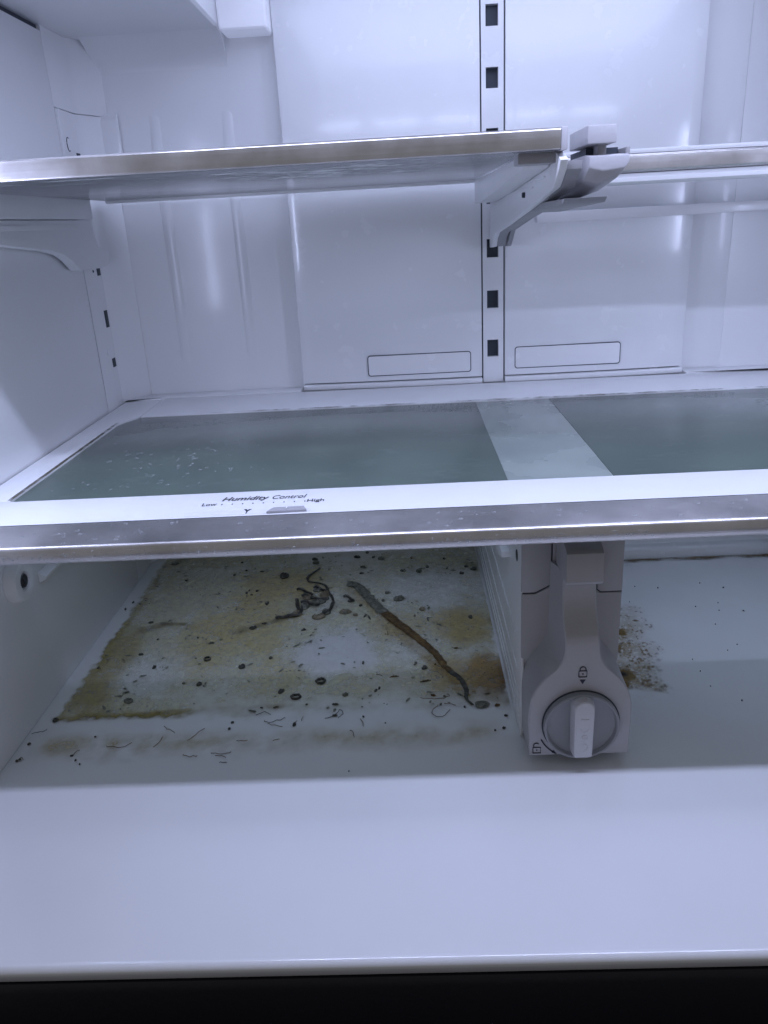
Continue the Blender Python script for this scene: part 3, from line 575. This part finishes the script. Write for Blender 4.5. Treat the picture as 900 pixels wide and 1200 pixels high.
def trail(x, y):
    yc = -0.383 + 0.012*fbm(x, 0.0, 6, 4.0) + 0.010*(x+0.2)
    d = abs(y-yc); n1 = fbm(x, y, 26, 2.5); n2 = fbm(x, y, 90, 8.0)
    a = (1-smooth(0.0, 0.022, d+0.008*n1))*(0.22+0.42*n1+0.22*n2)*smooth(-0.395,-0.37,x)*smooth(-0.03,-0.06,x)
    if x < -0.30: a *= 1.6
    return (0.58, 0.49, 0.27), max(0, min(0.5, a))
film('dried_spill', -0.398, -0.03, -0.425, -0.3530, 0.0022, trail, 'film', 0.0009, 'faint yellowish dried trickle with fibres along the front of the floor', 'spill')
def patch(x, y):
    n1 = fbm(x, y, 40, 3.1); n2 = fbm(x, y, 150, 6.2); n3 = noise.noise((x*420, y*300, 1.0))
    right = 0.1210 - 0.17*max(0, -0.2185-y); left = 0.040
    e = min(right-x, y+0.338+0.35*(x-0.1)*0, -0.190-y + 0.2*(0.10-x)) + 0.008*n1 + 0.004*n2
    a = smooth(-0.002, 0.014, e)
    if a <= 0: return (0.3,0.25,0.15), 0
    t = smooth(-0.20, -0.32, y)
    base = 0.60*smooth(0.122, 0.075, x)*(0.7+0.6*n1) + 0.10
    c = Vector((0.52, 0.42, 0.25)); cov = base
    if n3 + 0.55*n2 + 0.26*t > 0.50: c = Vector((0.17, 0.11, 0.045)); cov = 0.85
    elif n3 < -0.35: cov *= 0.2
    for bx, by, r in ((0.0720,-0.3110,0.0085), (0.0660,-0.3290,0.0065), (0.0860,-0.2420,0.006), (0.078,-0.268,0.004)):
        d = math.hypot(x-bx, (y-by))/r + 0.5*n2
        if d < 1: c = Vector((0.22, 0.14, 0.035)).lerp(Vector((0.05,0.03,0.012)), max(0, 1-2*d)); cov = 0.95
    return tuple(c), max(0, min(1, a*cov))
film('dried_grime', 0.045, 0.130, -0.345, -0.180, 0.0011, patch, 'grime', 0.0008, 'speckled brown dried grime patch on the bare floor beside the lock knob', 'grime')
def rearline(x, y):
    n1 = fbm(x, y, 30, 1.1); n2 = fbm(x, y, 110, 4.4)
    yc = -0.0868; d = yc - y
    a = (1-smooth(0.0005, 0.0085+0.005*n1, d+0.002*n2))*(0.85+0.3*n1)
    a2 = (1-smooth(0.0, 0.022+0.02*n1, d))*smooth(0.16, 0.09, x)*0.5*max(0, 0.6+n2)
    c = Vector((0.19, 0.12, 0.04)) if a > a2 else Vector((0.34, 0.27, 0.14))
    return tuple(c), max(0, min(1, max(a, a2)))
film('dried_grime', 0.048, 0.395, -0.125, -0.0860, 0.0018, rearline, 'grime', 0.0008, 'brown dried grime line along the foot of the rear step', 'grime')
def rimline(x, y):
    n1 = fbm(x, y, 40, 1.7); n2 = fbm(x, y, 120, 2.4)
    return (0.10, 0.085, 0.04), max(0, min(1, (0.36+0.7*n1+0.6*n2)*smooth(-0.33,-0.2,x)))
film('dried_grime', -0.355, 0.372, -0.1175, -0.1130, 0.0015, rimline, 'grime', H+0.0002, 'thin broken brown grime line along the rear rim of the frosted glass', 'grime')
def siderim(x, y):
    n1 = fbm(x, y, 40, 3.7); n2 = fbm(x, y, 120, 5.4)
    return (0.10, 0.09, 0.055), max(0, min(1, (0.75+0.4*n1+0.4*n2)*smooth(-0.10,-0.2,y)))
film('dried_grime', -0.3755, -0.3725, -0.3630, -0.1400, 0.0010, siderim, 'grime', H+0.0002, 'dark grime line along the left rim of the frosted glass', 'grime')

# ================================================================== DEBRIS: every scrap is a thing of its own
def scrap_mesh(w, d, h, seed, n=11):
    rnd = random.Random(seed); bm = bmesh.new(); ph = rnd.random()*6
    rad = [0.42+0.72*rnd.random()**0.8 for _ in range(n)]; rad = [(rad[k]*2+rad[k-1]+rad[(k+1) % n])/4 for k in range(n)]
    def ring(f, z): return [bm.verts.new((w*0.5*f*rad[k]*math.cos(2*math.pi*k/n+ph*0), d*0.5*f*rad[k]*math.sin(2*math.pi*k/n), z*(0.7+0.6*rnd.random()))) for k in range(n)]
    r0 = ring(0.96, 0.0001); r1 = ring(1.0, h*0.45); r2 = ring(0.62, h); r3 = ring(0.25, h*0.8)
    for a, b in ((r0, r1), (r1, r2), (r2, r3)):
        for k in range(n): bm.faces.new((a[k], a[(k+1) % n], b[(k+1) % n], b[k]))
    bm.faces.new(r3); bm.faces.new(r0[::-1]); bmesh.ops.recalc_face_normals(bm, faces=bm.faces); return bm
def ring_mesh(w, d, h, seed, n=18):
    rnd = random.Random(seed); bm = bmesh.new(); rad = [0.85+0.3*rnd.random() for _ in range(n)]; m = 6; rings = []
    for k in range(n):
        a = 2*math.pi*k/n; r = rad[k]; t = 0.16+0.10*rnd.random(); ring = []
        for q in range(m):
            b = 2*math.pi*q/m; s = r*(0.78 + t*math.cos(b)); ring.append(bm.verts.new((w*0.5*s*math.cos(a), d*0.5*s*math.sin(a), h*0.5+h*0.5*math.sin(b))))
        rings.append(ring)
    for k in range(n):
        A, B = rings[k], rings[(k+1) % n]
        for q in range(m): bm.faces.new((A[q], B[q], B[(q+1) % m], A[(q+1) % m]))
    bmesh.ops.recalc_face_normals(bm, faces=bm.faces); return bm
STALK_PATH = [(-0.167, -0.1214), (-0.1564, -0.128), (-0.1446, -0.1528), (-0.1334, -0.1775), (-0.1144, -0.2108), (-0.093, -0.2453), (-0.0802, -0.2702), (-0.0718, -0.2936), (-0.0618, -0.31), (-0.0581, -0.3274), (-0.059, -0.3385), (-0.0546, -0.3471)]
LEAF_AT = (-0.1941, -0.1612)
def where(x, y):
    ds = min(seg_d(x, y, *STALK_PATH[k], *STALK_PATH[k+1])[0] for k in range(len(STALK_PATH)-1))
    if ds < 0.019: return 'beside the long brown stalk'
    if math.hypot(x-LEAF_AT[0], y-LEAF_AT[1]) < 0.042: return 'beside the shrivelled leaf'
    if x > -0.062: return 'near the foot of the divider'
    if x < -0.335: return 'along the left rim of the yellow spill'
    if y < -0.325: return 'along the front rim of the yellow spill'
    if y > -0.10: return 'at the shaded back of the yellow spill'
    if x > -0.165: return 'between the long stalk and the divider' if y > -0.19 else 'on the pale part before the long stalk'
    if x > -0.245: return 'in the spill before the shrivelled leaf'
    return 'in the spill between left wall and shrivelled leaf'
def size_word(w, d):
    m = max(w, d)
    if min(w, d) < 0.38*m: return 'thin sliver'
    return 'tiny bit' if m < 0.0055 else ('small scrap' if m < 0.0095 else 'larger scrap')
HUE = {'dark': 'black dried', 'olive': 'flat grey green dried', 'tan': 'pale tan dried', 'brown': 'brown dried'}
GRP = {'dark': 'black scraps in the spill', 'olive': 'grey green scraps in the spill', 'tan': 'tan scraps in the spill', 'brown': 'brown scraps in the spill'}
for i, (kind, x, y, w, d) in enumerate([('dark', -0.238, -0.0953, 0.0138, 0.0182), ('dark', -0.1523, -0.0804, 0.0092, 0.0064), ('dark', -0.1532, -0.0956, 0.007, 0.0046), ('dark', -0.1417, -0.0533, 0.0046, 0.0066), ('dark', -0.1489, -0.04, 0.0054, 0.0068), ('dark', -0.0603, -0.0914, 0.0032, 0.0046), ('dark', -0.0621, -0.0653, 0.004, 0.0048), ('dark', -0.1436, -0.2795, 0.0036, 0.0096), ('dark', -0.1313, -0.3226, 0.0028, 0.0068), ('dark', -0.1285, -0.3193, 0.0028, 0.0068), ('dark', -0.0985, -0.2839, 0.003, 0.0086), ('dark', -0.0909, -0.2914, 0.0066, 0.0074), ('dark', -0.1632, -0.3401, 0.0066, 0.0036), ('dark', -0.2264, -0.2666, 0.0042, 0.005), ('dark', -0.2469, -0.1587, 0.0048, 0.0078), ('dark', -0.209, -0.3192, 0.0064, 0.0096), ('dark', -0.0443, -0.2046, 0.006, 0.0104), ('dark', -0.032, -0.0971, 0.0094, 0.009), ('dark', -0.0453, -0.1056, 0.0074, 0.0074), ('dark', -0.0393, -0.0888, 0.0064, 0.006), ('dark', -0.2028, -0.2171, 0.0056, 0.0046), ('dark', -0.1453, -0.1937, 0.0022, 0.012), ('dark', -0.1415, -0.197, 0.0026, 0.013), ('dark', -0.1512, -0.1717, 0.0046, 0.0064), ('dark', -0.209, -0.0533, 0.0102, 0.0066), ('dark', -0.1621, -0.1612, 0.0066, 0.0078), ('dark', -0.1603, -0.0515, 0.0116, 0.0068), ('olive', -0.1131, -0.1607, 0.0148, 0.013), ('olive', -0.1243, -0.1459, 0.0092, 0.0074), ('olive', -0.1285, -0.1627, 0.0044, 0.007), ('olive', -0.1083, -0.0922, 0.0082, 0.0076), ('olive', -0.0908, -0.0961, 0.0102, 0.0106), ('olive', -0.0815, -0.0848, 0.0058, 0.0076), ('olive', -0.1332, -0.0583, 0.0094, 0.01), ('olive', -0.1562, -0.3278, 0.0062, 0.007), ('olive', -0.1651, -0.1848, 0.0116, 0.011), ('olive', -0.0485, -0.3482, 0.015, 0.011), ('olive', -0.2063, -0.0633, 0.0114, 0.0096), ('tan', -0.09, -0.1847, 0.0086, 0.0098), ('tan', -0.1552, -0.1911, 0.0076, 0.0066), ('tan', -0.0974, -0.1975, 0.0034, 0.0042), ('tan', -0.0982, -0.0593, 0.0046, 0.0064), ('brown', -0.0898, -0.3113, 0.0146, 0.0026), ('brown', -0.1166, -0.303, 0.0114, 0.0022), ('brown', -0.0857, -0.332, 0.007, 0.0034), ('brown', -0.0621, -0.2604, 0.0068, 0.0026), ('brown', -0.0814, -0.286, 0.003, 0.0038), ('brown', -0.0361, -0.3489, 0.0068, 0.004), ('ring', -0.1776, -0.3072, 0.01, 0.0106), ('ring', -0.1959, -0.3288, 0.0106, 0.0092), ('dark', -0.3401, -0.3132, 0.0064, 0.0036), ('dark', -0.2492, -0.2791, 0.008, 0.0086), ('dark', -0.2809, -0.3049, 0.0068, 0.0072), ('dark', -0.2865, -0.2359, 0.0062, 0.0044), ('dark', -0.3284, -0.2747, 0.0044, 0.0062), ('dark', -0.3476, -0.2515, 0.0066, 0.0042), ('dark', -0.3397, -0.2252, 0.0032, 0.004), ('dark', -0.3017, -0.2245, 0.0026, 0.0036), ('dark', -0.3792, -0.2723, 0.0032, 0.0044), ('dark', -0.3858, -0.3494, 0.0062, 0.007), ('dark', -0.3925, -0.1595, 0.0026, 0.0066), ('dark', -0.3895, -0.145, 0.0026, 0.0062), ('dark', -0.2469, -0.1598, 0.005, 0.0084), ('dark', -0.2727, -0.1335, 0.004, 0.005), ('dark', -0.2664, -0.1378, 0.0034, 0.0042), ('dark', -0.2622, -0.1294, 0.004, 0.005), ('dark', -0.2705, -0.1275, 0.003, 0.0038), ('dark', -0.2833, -0.0764, 0.0036, 0.0036), ('dark', -0.2946, -0.0872, 0.0042, 0.0042), ('dark', -0.2647, -0.0802, 0.0066, 0.0036), ('dark', -0.2921, -0.0539, 0.0038, 0.0044), ('dark', -0.3567, -0.1914, 0.008, 0.0056), ('dark', -0.2522, -0.2099, 0.0088, 0.0074), ('dark', -0.2425, -0.2018, 0.0078, 0.0042), ('olive', -0.3342, -0.3261, 0.0098, 0.01), ('olive', -0.2948, -0.302, 0.0046, 0.0036), ('olive', -0.2263, -0.2661, 0.0048, 0.0062), ('olive', -0.3458, -0.0961, 0.0056, 0.0062), ('olive', -0.3716, -0.0499, 0.0126, 0.0092), ('ring', -0.2835, -0.2645, 0.0078, 0.0086), ('crumb', -0.3935, -0.3787, 0.003, 0.0036), ('crumb', -0.3449, -0.3724, 0.0022, 0.002), ('crumb', -0.3543, -0.3945, 0.0036, 0.0026), ('crumb', -0.3494, -0.3998, 0.0022, 0.004), ('crumb', -0.3444, -0.4045, 0.002, 0.002), ('crumb', -0.3921, -0.397, 0.0032, 0.0026), ('crumb', -0.2424, -0.3677, 0.003, 0.0036), ('crumb', -0.2416, -0.3601, 0.004, 0.0034), ('crumb', -0.1927, -0.366, 0.0034, 0.0048), ('crumb', -0.1624, -0.3551, 0.0054, 0.0028), ('crumb', -0.1473, -0.4213, 0.0014, 0.0018), ('crumb', -0.1399, -0.358, 0.0022, 0.0028), ('crumb', -0.3937, -0.3986, 0.0026, 0.003), ('crumb', -0.1229, -0.367, 0.0018, 0.002), ('crumb', -0.034, -0.3779, 0.004, 0.0036), ('crumb', -0.0412, -0.3804, 0.0024, 0.0026), ('crumb', -0.031, -0.3627, 0.004, 0.003), ('crumb', -0.0612, -0.3495, 0.0022, 0.004), ('crumb', -0.2105, -0.3418, 0.0062, 0.0024), ('crumb', -0.2218, -0.3415, 0.0042, 0.002), ('crumb', -0.193, -0.3643, 0.0026, 0.0046), ('crumb', -0.1863, -0.3391, 0.0028, 0.0026), ('speck', 0.1465, -0.1577, 0.0028, 0.0042), ('speck', 0.1689, -0.1999, 0.0022, 0.0034), ('speck', 0.2092, -0.1627, 0.0026, 0.0038), ('speck', 0.1501, -0.3532, 0.0024, 0.003), ('speck', 0.1678, -0.28, 0.0016, 0.0024), ('speck', 0.1338, -0.3106, 0.0016, 0.0028), ('speck', 0.1338, -0.2925, 0.0016, 0.0024), ('speck', 0.1744, -0.2349, 0.0014, 0.002), ('speck', 0.209, -0.2117, 0.0018, 0.0058), ('speck', 0.192, -0.1943, 0.0018, 0.002), ('speck', 0.1874, -0.2091, 0.0016, 0.0026), ('speck', 0.1793, -0.2712, 0.0018, 0.002), ('speck', 0.1341, -0.3324, 0.0012, 0.0024), ('speck', 0.1904, -0.1508, 0.002, 0.0024), ('speck', 0.125, -0.1529, 0.002, 0.0022), ('speck', 0.1108, -0.1854, 0.0018, 0.0022)]):
    w *= 0.9; d *= 0.85
    if kind == 'speck': w *= 0.75; d *= 0.75
    mt = {'ring': 'dark', 'crumb': 'dark', 'speck': 'dark'}.get(kind, kind)
    h = max(0.0006, min(0.0030, 0.22*min(w, d)+0.0006))
    bmx = ring_mesh(w, d, h, i) if kind == 'ring' else scrap_mesh(w, d, h, i)
    nm = {'ring': 'peel_ring', 'crumb': 'crumb', 'speck': 'crumb'}.get(kind, 'food_scrap')
    o = obj(nm, bmx, mt, None); o.location = (x, y, 0.0006); o.rotation_euler.z = random.uniform(-0.45, 0.45)
    if kind == 'ring': tag(o, 'dark curled ring of dried peel ' + where(x, y), 'peel ring', 'curled rings in the spill')
    elif kind == 'crumb':
        pl = 'beside the foot of the divider' if x > -0.06 else ('by the foot of the left wall' if x < -0.30 else 'on the clean strip before the spill')
        tag(o, {'thin sliver': 'thin dark sliver ', 'tiny bit': 'tiny dark crumb '}.get(size_word(w, d), 'dark crumb ') + pl, 'crumb', 'crumbs in front of the spill')
    elif kind == 'speck':
        pl = 'on the bare floor near the rear step' if y > -0.17 else ('on the bare floor beyond the grime patch' if y > -0.30 else 'on the bare floor before the grime patch')
        tag(o, ('tiny' if max(w, d) < 0.0035 else 'small') + ' dark speck ' + pl, 'speck', 'specks right of the divider')
    else: tag(o, '%s %s %s' % (HUE[kind], size_word(w, d), where(x, y)), 'food scrap', GRP[kind])
def resample(p, n):
    p = [Vector((a, b, 0)) for a, b in p]; out = []
    for i in range(len(p)-1):
        p0, p1, p2, p3 = p[max(i-1,0)], p[i], p[i+1], p[min(i+2,len(p)-1)]
        for k in range(n):
            t = k/n; out.append(0.5*((2*p1)+(p2-p0)*t+(2*p0-5*p1+4*p2-p3)*t*t+(3*p1-p0-3*p2+p3)*t**3))
    out.append(p[-1]); return out
# the countless finer flecks between the scraps, clumped by the same noise as the film
fk = bmesh.new(); rf = random.Random(11); cnt = 0
while cnt < 300:
    x = rf.uniform(-0.384, -0.03); y = rf.uniform(-0.350, -0.045)
    if fbm(x, y, 28, 12.0)+0.35*fbm(x, y, 90, 3.0) < rf.uniform(-0.1, 0.75): continue
    cnt += 1; a_ = rf.uniform(0, 3.14); w_ = rf.choice((0.0006, 0.0008, 0.0010, 0.0015)); l_ = w_*rf.uniform(1, 3.2); h_ = w_*0.5
    q = []
    for c_ in range(6):
        t_ = 2*math.pi*c_/6; rr_ = rf.uniform(0.6, 1.1); ux, uy = l_*rr_*math.cos(t_), w_*rr_*math.sin(t_)
        q.append(fk.verts.new((x+ux*math.cos(a_)-uy*math.sin(a_), y+ux*math.sin(a_)+uy*math.cos(a_), 0.0009)))
    top = fk.verts.new((x, y, 0.0009+h_))
    for c_ in range(6): fk.faces.new((q[c_], q[(c_+1) % 6], top))
tag(obj('food_flecks', fk, 'olive'), 'scattered fine dark flecks sprinkled through the yellow dried spill', 'food flecks', None, 'stuff')
# fibres
for i, pts in enumerate([[(-0.3971, -0.3662), (-0.3911, -0.3647), (-0.3874, -0.3608)], [(-0.3317, -0.3851), (-0.3215, -0.3864), (-0.3134, -0.3817)], [(-0.2952, -0.3882), (-0.293, -0.382), (-0.2914, -0.3762)], [(-0.3932, -0.3982), (-0.3924, -0.3946), (-0.389, -0.3979)], [(-0.3553, -0.3951), (-0.3527, -0.3916), (-0.3509, -0.3879)], [(-0.2705, -0.3968), (-0.2647, -0.4009), (-0.26, -0.3983)], [(-0.2499, -0.3968), (-0.2433, -0.3986), (-0.2354, -0.3956)], [(-0.246, -0.4004), (-0.2379, -0.4017)], [(-0.2411, -0.4087), (-0.2362, -0.407)], [(-0.2946, -0.3622), (-0.2891, -0.3663), (-0.2836, -0.3719)], [(-0.2716, -0.3803), (-0.2671, -0.3748), (-0.2618, -0.3666)], [(-0.217, -0.3582), (-0.2109, -0.365), (-0.2017, -0.3671)], [(-0.1495, -0.3747), (-0.1468, -0.3779), (-0.1458, -0.3831)], [(-0.2062, -0.3851), (-0.2017, -0.3828)], [(-0.2336, -0.3837), (-0.2257, -0.3831)], [(-0.0817, -0.3463), (-0.0871, -0.3538), (-0.0846, -0.3608), (-0.0778, -0.3601), (-0.0729, -0.3535)], [(-0.1697, -0.3588), (-0.1631, -0.3554), (-0.1579, -0.3487), (-0.1561, -0.3538), (-0.1594, -0.3594)], [(-0.1423, -0.3603), (-0.1405, -0.3649), (-0.1394, -0.3698)], [(-0.194, -0.3657), (-0.1911, -0.3614)], [(-0.1872, -0.356), (-0.1877, -0.3616)], [(-0.2135, -0.364), (-0.2074, -0.359), (-0.2008, -0.3571)], [(-0.0953, -0.3355), (-0.0813, -0.3372), (-0.0718, -0.3349)], [(-0.1253, -0.2296), (-0.1225, -0.2331), (-0.1234, -0.2275)], [(-0.0658, -0.2576), (-0.0622, -0.2614), (-0.0569, -0.2608)], [(-0.2249, -0.3512), (-0.2183, -0.3484), (-0.2133, -0.3507)], [(-0.1315, -0.2989), (-0.1265, -0.3019)], [(-0.077, -0.3446), (-0.0679, -0.3471)]]):
    fine = [(p.x+0.0008*noise.noise((k*0.5, i, 1)), p.y+0.0016*noise.noise((k*0.5, i, 7))) for k, p in enumerate(resample(pts, 5))]
    o = obj('fibre', tube([(x, y, 0.0012+0.0005*math.sin(0.6*k+i)) for k, (x, y) in enumerate(fine)], 0.00027, 5), 'brown' if i % 4 else 'dark')
    ln = sum(math.hypot(a[0]-b[0], a[1]-b[1]) for a, b in zip(pts, pts[1:])); px_, py_ = pts[0]
    pl = 'near the foot of the divider' if px_ > -0.08 else ('by the left wall' if px_ < -0.33 else ('on the clean strip before the spill' if py_ < -0.352 else 'inside the yellow spill'))
    tag(o, '%s %s plant fibre lying %s' % ('long' if ln > 0.024 else 'short', 'brown' if i % 4 else 'blackish', pl), 'fibre', 'fibres on the floor')
# long stalk
ST = [(-0.167, -0.1214), (-0.1564, -0.128), (-0.1446, -0.1528), (-0.1334, -0.1775), (-0.1144, -0.2108), (-0.093, -0.2453), (-0.0802, -0.2702), (-0.0718, -0.2936), (-0.0618, -0.31), (-0.0581, -0.3274), (-0.059, -0.3385), (-0.0546, -0.3471)]
pts = resample(ST, 12)
for k_, p_ in enumerate(pts): p_.x += 0.0009*noise.noise((k_*0.35, 4, 2)); p_.y += 0.0012*noise.noise((k_*0.30, 8, 5))
n = len(pts)
sk = thing('dried_stalk', 'long withered brown stalk with grey blunt end lying in the yellow spill', 'stalk', (pts[n//2].x, pts[n//2].y, 0))
def stalk_r(t):
    if t < 0.30: return 0.0066 - 0.0006*t
    if t < 0.55: return 0.0066 - 0.010*(t-0.30)
    return max(0.0015, 0.0041 - 0.0065*(t-0.55))
def stalk_part(name, i0, i1, mat):
    path, rad = [], []
    for i in range(i0, i1+1):
        t = i/(n-1); r = 0.82*stalk_r(t)*(1+0.30*noise.noise((i*0.45, 2, 1))+0.16*noise.noise((i*1.3, 6, 3)))
        path.append((pts[i].x, pts[i].y, 0.0006+r*0.24)); rad.append(r)
    obj(name, tube(path, rad, 10, 0.24), mat, sk)
stalk_part('blunt_end', 0, int(n*0.31), 'olive'); stalk_part('stem', int(n*0.31), int(n*0.66), 'brown'); stalk_part('tip', int(n*0.66), n-1, 'dark')
adopt(sk)
# shrivelled leaf heap with a curled tail
SH = {'tail': [(-0.2003, -0.0802), (-0.2101, -0.0989), (-0.2113, -0.1064), (-0.2077, -0.1143), (-0.1966, -0.1189), (-0.1895, -0.1261), (-0.1866, -0.1378), (-0.181, -0.1522), (-0.1783, -0.1658)], 'veins': [[(-0.1783, -0.1658), (-0.1803, -0.1787), (-0.1848, -0.1878), (-0.1911, -0.192)], [(-0.2164, -0.156), (-0.2135, -0.1728), (-0.2085, -0.1828), (-0.2136, -0.1902), (-0.221, -0.1912)], [(-0.2125, -0.1495), (-0.2055, -0.1484), (-0.196, -0.1577), (-0.1838, -0.1553)], [(-0.2116, -0.1631), (-0.2031, -0.1638), (-0.1977, -0.1708), (-0.1921, -0.1664)], [(-0.2192, -0.1332), (-0.2109, -0.1357), (-0.2016, -0.1487)], [(-0.2018, -0.1312), (-0.1954, -0.1317), (-0.189, -0.1411)], [(-0.2321, -0.1965), (-0.2268, -0.1923), (-0.2194, -0.1913)], [(-0.1684, -0.1532), (-0.162, -0.1572), (-0.1584, -0.1658)]], 'lumps': [(-0.2061, -0.1501, 0.0142, 0.0172), (-0.1941, -0.1612, 0.017, 0.0134), (-0.1894, -0.1446, 0.0126, 0.021), (-0.207, -0.1701, 0.0108, 0.0132), (-0.1909, -0.1936, 0.0164, 0.0112), (-0.1845, -0.1831, 0.0106, 0.0128), (-0.2127, -0.1856, 0.0136, 0.0114), (-0.1984, -0.1333, 0.0112, 0.013), (-0.1649, -0.1847, 0.0122, 0.0096)]}
cxs = sum(p[0] for p in SH['lumps'])/len(SH['lumps']); cys = sum(p[1] for p in SH['lumps'])/len(SH['lumps'])
lf = thing('shrivelled_leaf', 'crumpled dark shrivelled leaf with a thin curled tail beside the long stalk', 'leaf', (cxs, cys, 0))
obj('tail', tube([(p.x, p.y, 0.0022) for p in resample(SH['tail'], 5)], 0.0013, 6, 0.7), 'dark', lf)
for q in SH['veins']:
    obj('vein', tube([(p.x, p.y, 0.0030+0.0010*math.sin(k)) for k, p in enumerate(resample(q, 4))], [0.0016+0.0009*abs(noise.noise((k*0.8, 1, q[0][0]*50))) for k in range(len(resample(q, 4)))], 6, 0.7), 'dark', lf)
for k, (x, y, w, d) in enumerate(SH['lumps']):
    bmx = scrap_mesh(w, d, 0.0032, 300+k)
    for v in bmx.verts: v.co += Vector((x, y, 0.0006))
    obj('leaf_fold', bmx, 'olive' if k % 2 else 'tan', lf)
adopt(lf)

# ================================================================== CONDENSATION
def drops(name, pts, label):
    bm = bmesh.new()
    for x, y, z, r, nrm, sx in pts:
        mtx = Matrix.Translation((x, y, z)) @ (Matrix.Rotation(R(90), 4, 'X') if nrm == 'y' else Matrix.Identity(4)) @ Matrix.Diagonal((r*sx, r, r*0.55, 1))
        bmesh.ops.create_icosphere(bm, subdivisions=2, radius=1.0, matrix=mtx)
    for f in bm.faces: f.smooth = True
    o = obj(name, bm, 'water'); return tag(o, label, 'water drops', None, 'stuff')
rnd = random.Random(3)
P_ = []
for _ in range(360):
    x = rnd.uniform(-0.385, 0.30); dens = 1.0 if x < -0.24 else (0.7 if -0.2 < x < -0.02 else 0.35)
    if rnd.random() > dens: continue
    y = rnd.uniform(-0.4455, -0.4180); P_.append((x, y, 0.1912-(y+0.416)*-0.045-0.0001, rnd.choice((0.0004, 0.0006, 0.0006, 0.0009, 0.0014)), 'z', rnd.uniform(0.9, 1.4)))
for _ in range(320):
    x = rnd.uniform(-0.385, 0.05)
    P_.append((x, -0.4499, rnd.uniform(0.1815, 0.1862), rnd.choice((0.0003, 0.0005, 0.0005, 0.0008)), 'y', rnd.uniform(0.9, 1.6)))
drops('water_drops', P_, 'tiny water drops beaded along the steel edge of the crisper cover')
P_ = []
for _ in range(150):
    x = rnd.gauss(-0.285, 0.038); y = rnd.uniform(-0.345, -0.14)
    if -0.37 < x < -0.20: P_.append((x, y, 0.1891, rnd.choice((0.0005, 0.0008, 0.0011)), 'z', rnd.uniform(1.0, 2.2)))
for _ in range(60):
    x = rnd.uniform(-0.10, -0.035); y = rnd.uniform(-0.150, -0.118); P_.append((x, y, 0.1891, rnd.choice((0.0005, 0.0008)), 'z', 1.2))
for _ in range(60):
    x = rnd.gauss(0.19, 0.02); y = rnd.uniform(-0.19, -0.118); P_.append((x, y, 0.1891, rnd.choice((0.0005, 0.0008)), 'z', 1.2))
drops('water_drops', P_, 'scattered water drops lying on the frosted crisper glass')

def smear(x, y):
    n1 = fbm(x*0.25, y, 130, 3.0); n2 = fbm(x*0.5, y*1.5, 60, 6.0); n3 = fbm(x, y, 14, 2.0)
    e = smooth(-0.225, -0.19, x)*smooth(-0.060, -0.10, x)*smooth(-0.368, -0.345, y)*smooth(-0.235, -0.27, y)
    return (0.80, 0.82, 0.83), max(0, min(0.9, e*(1.5*n1+1.0*n2+0.6*n3+0.22)))
film('dried_smear', -0.225, -0.055, -0.370, -0.230, 0.0016, smear, 'haze', 0.3906, 'white dried smear streaked across the underside of the cloudy glass shelf', 'smear')
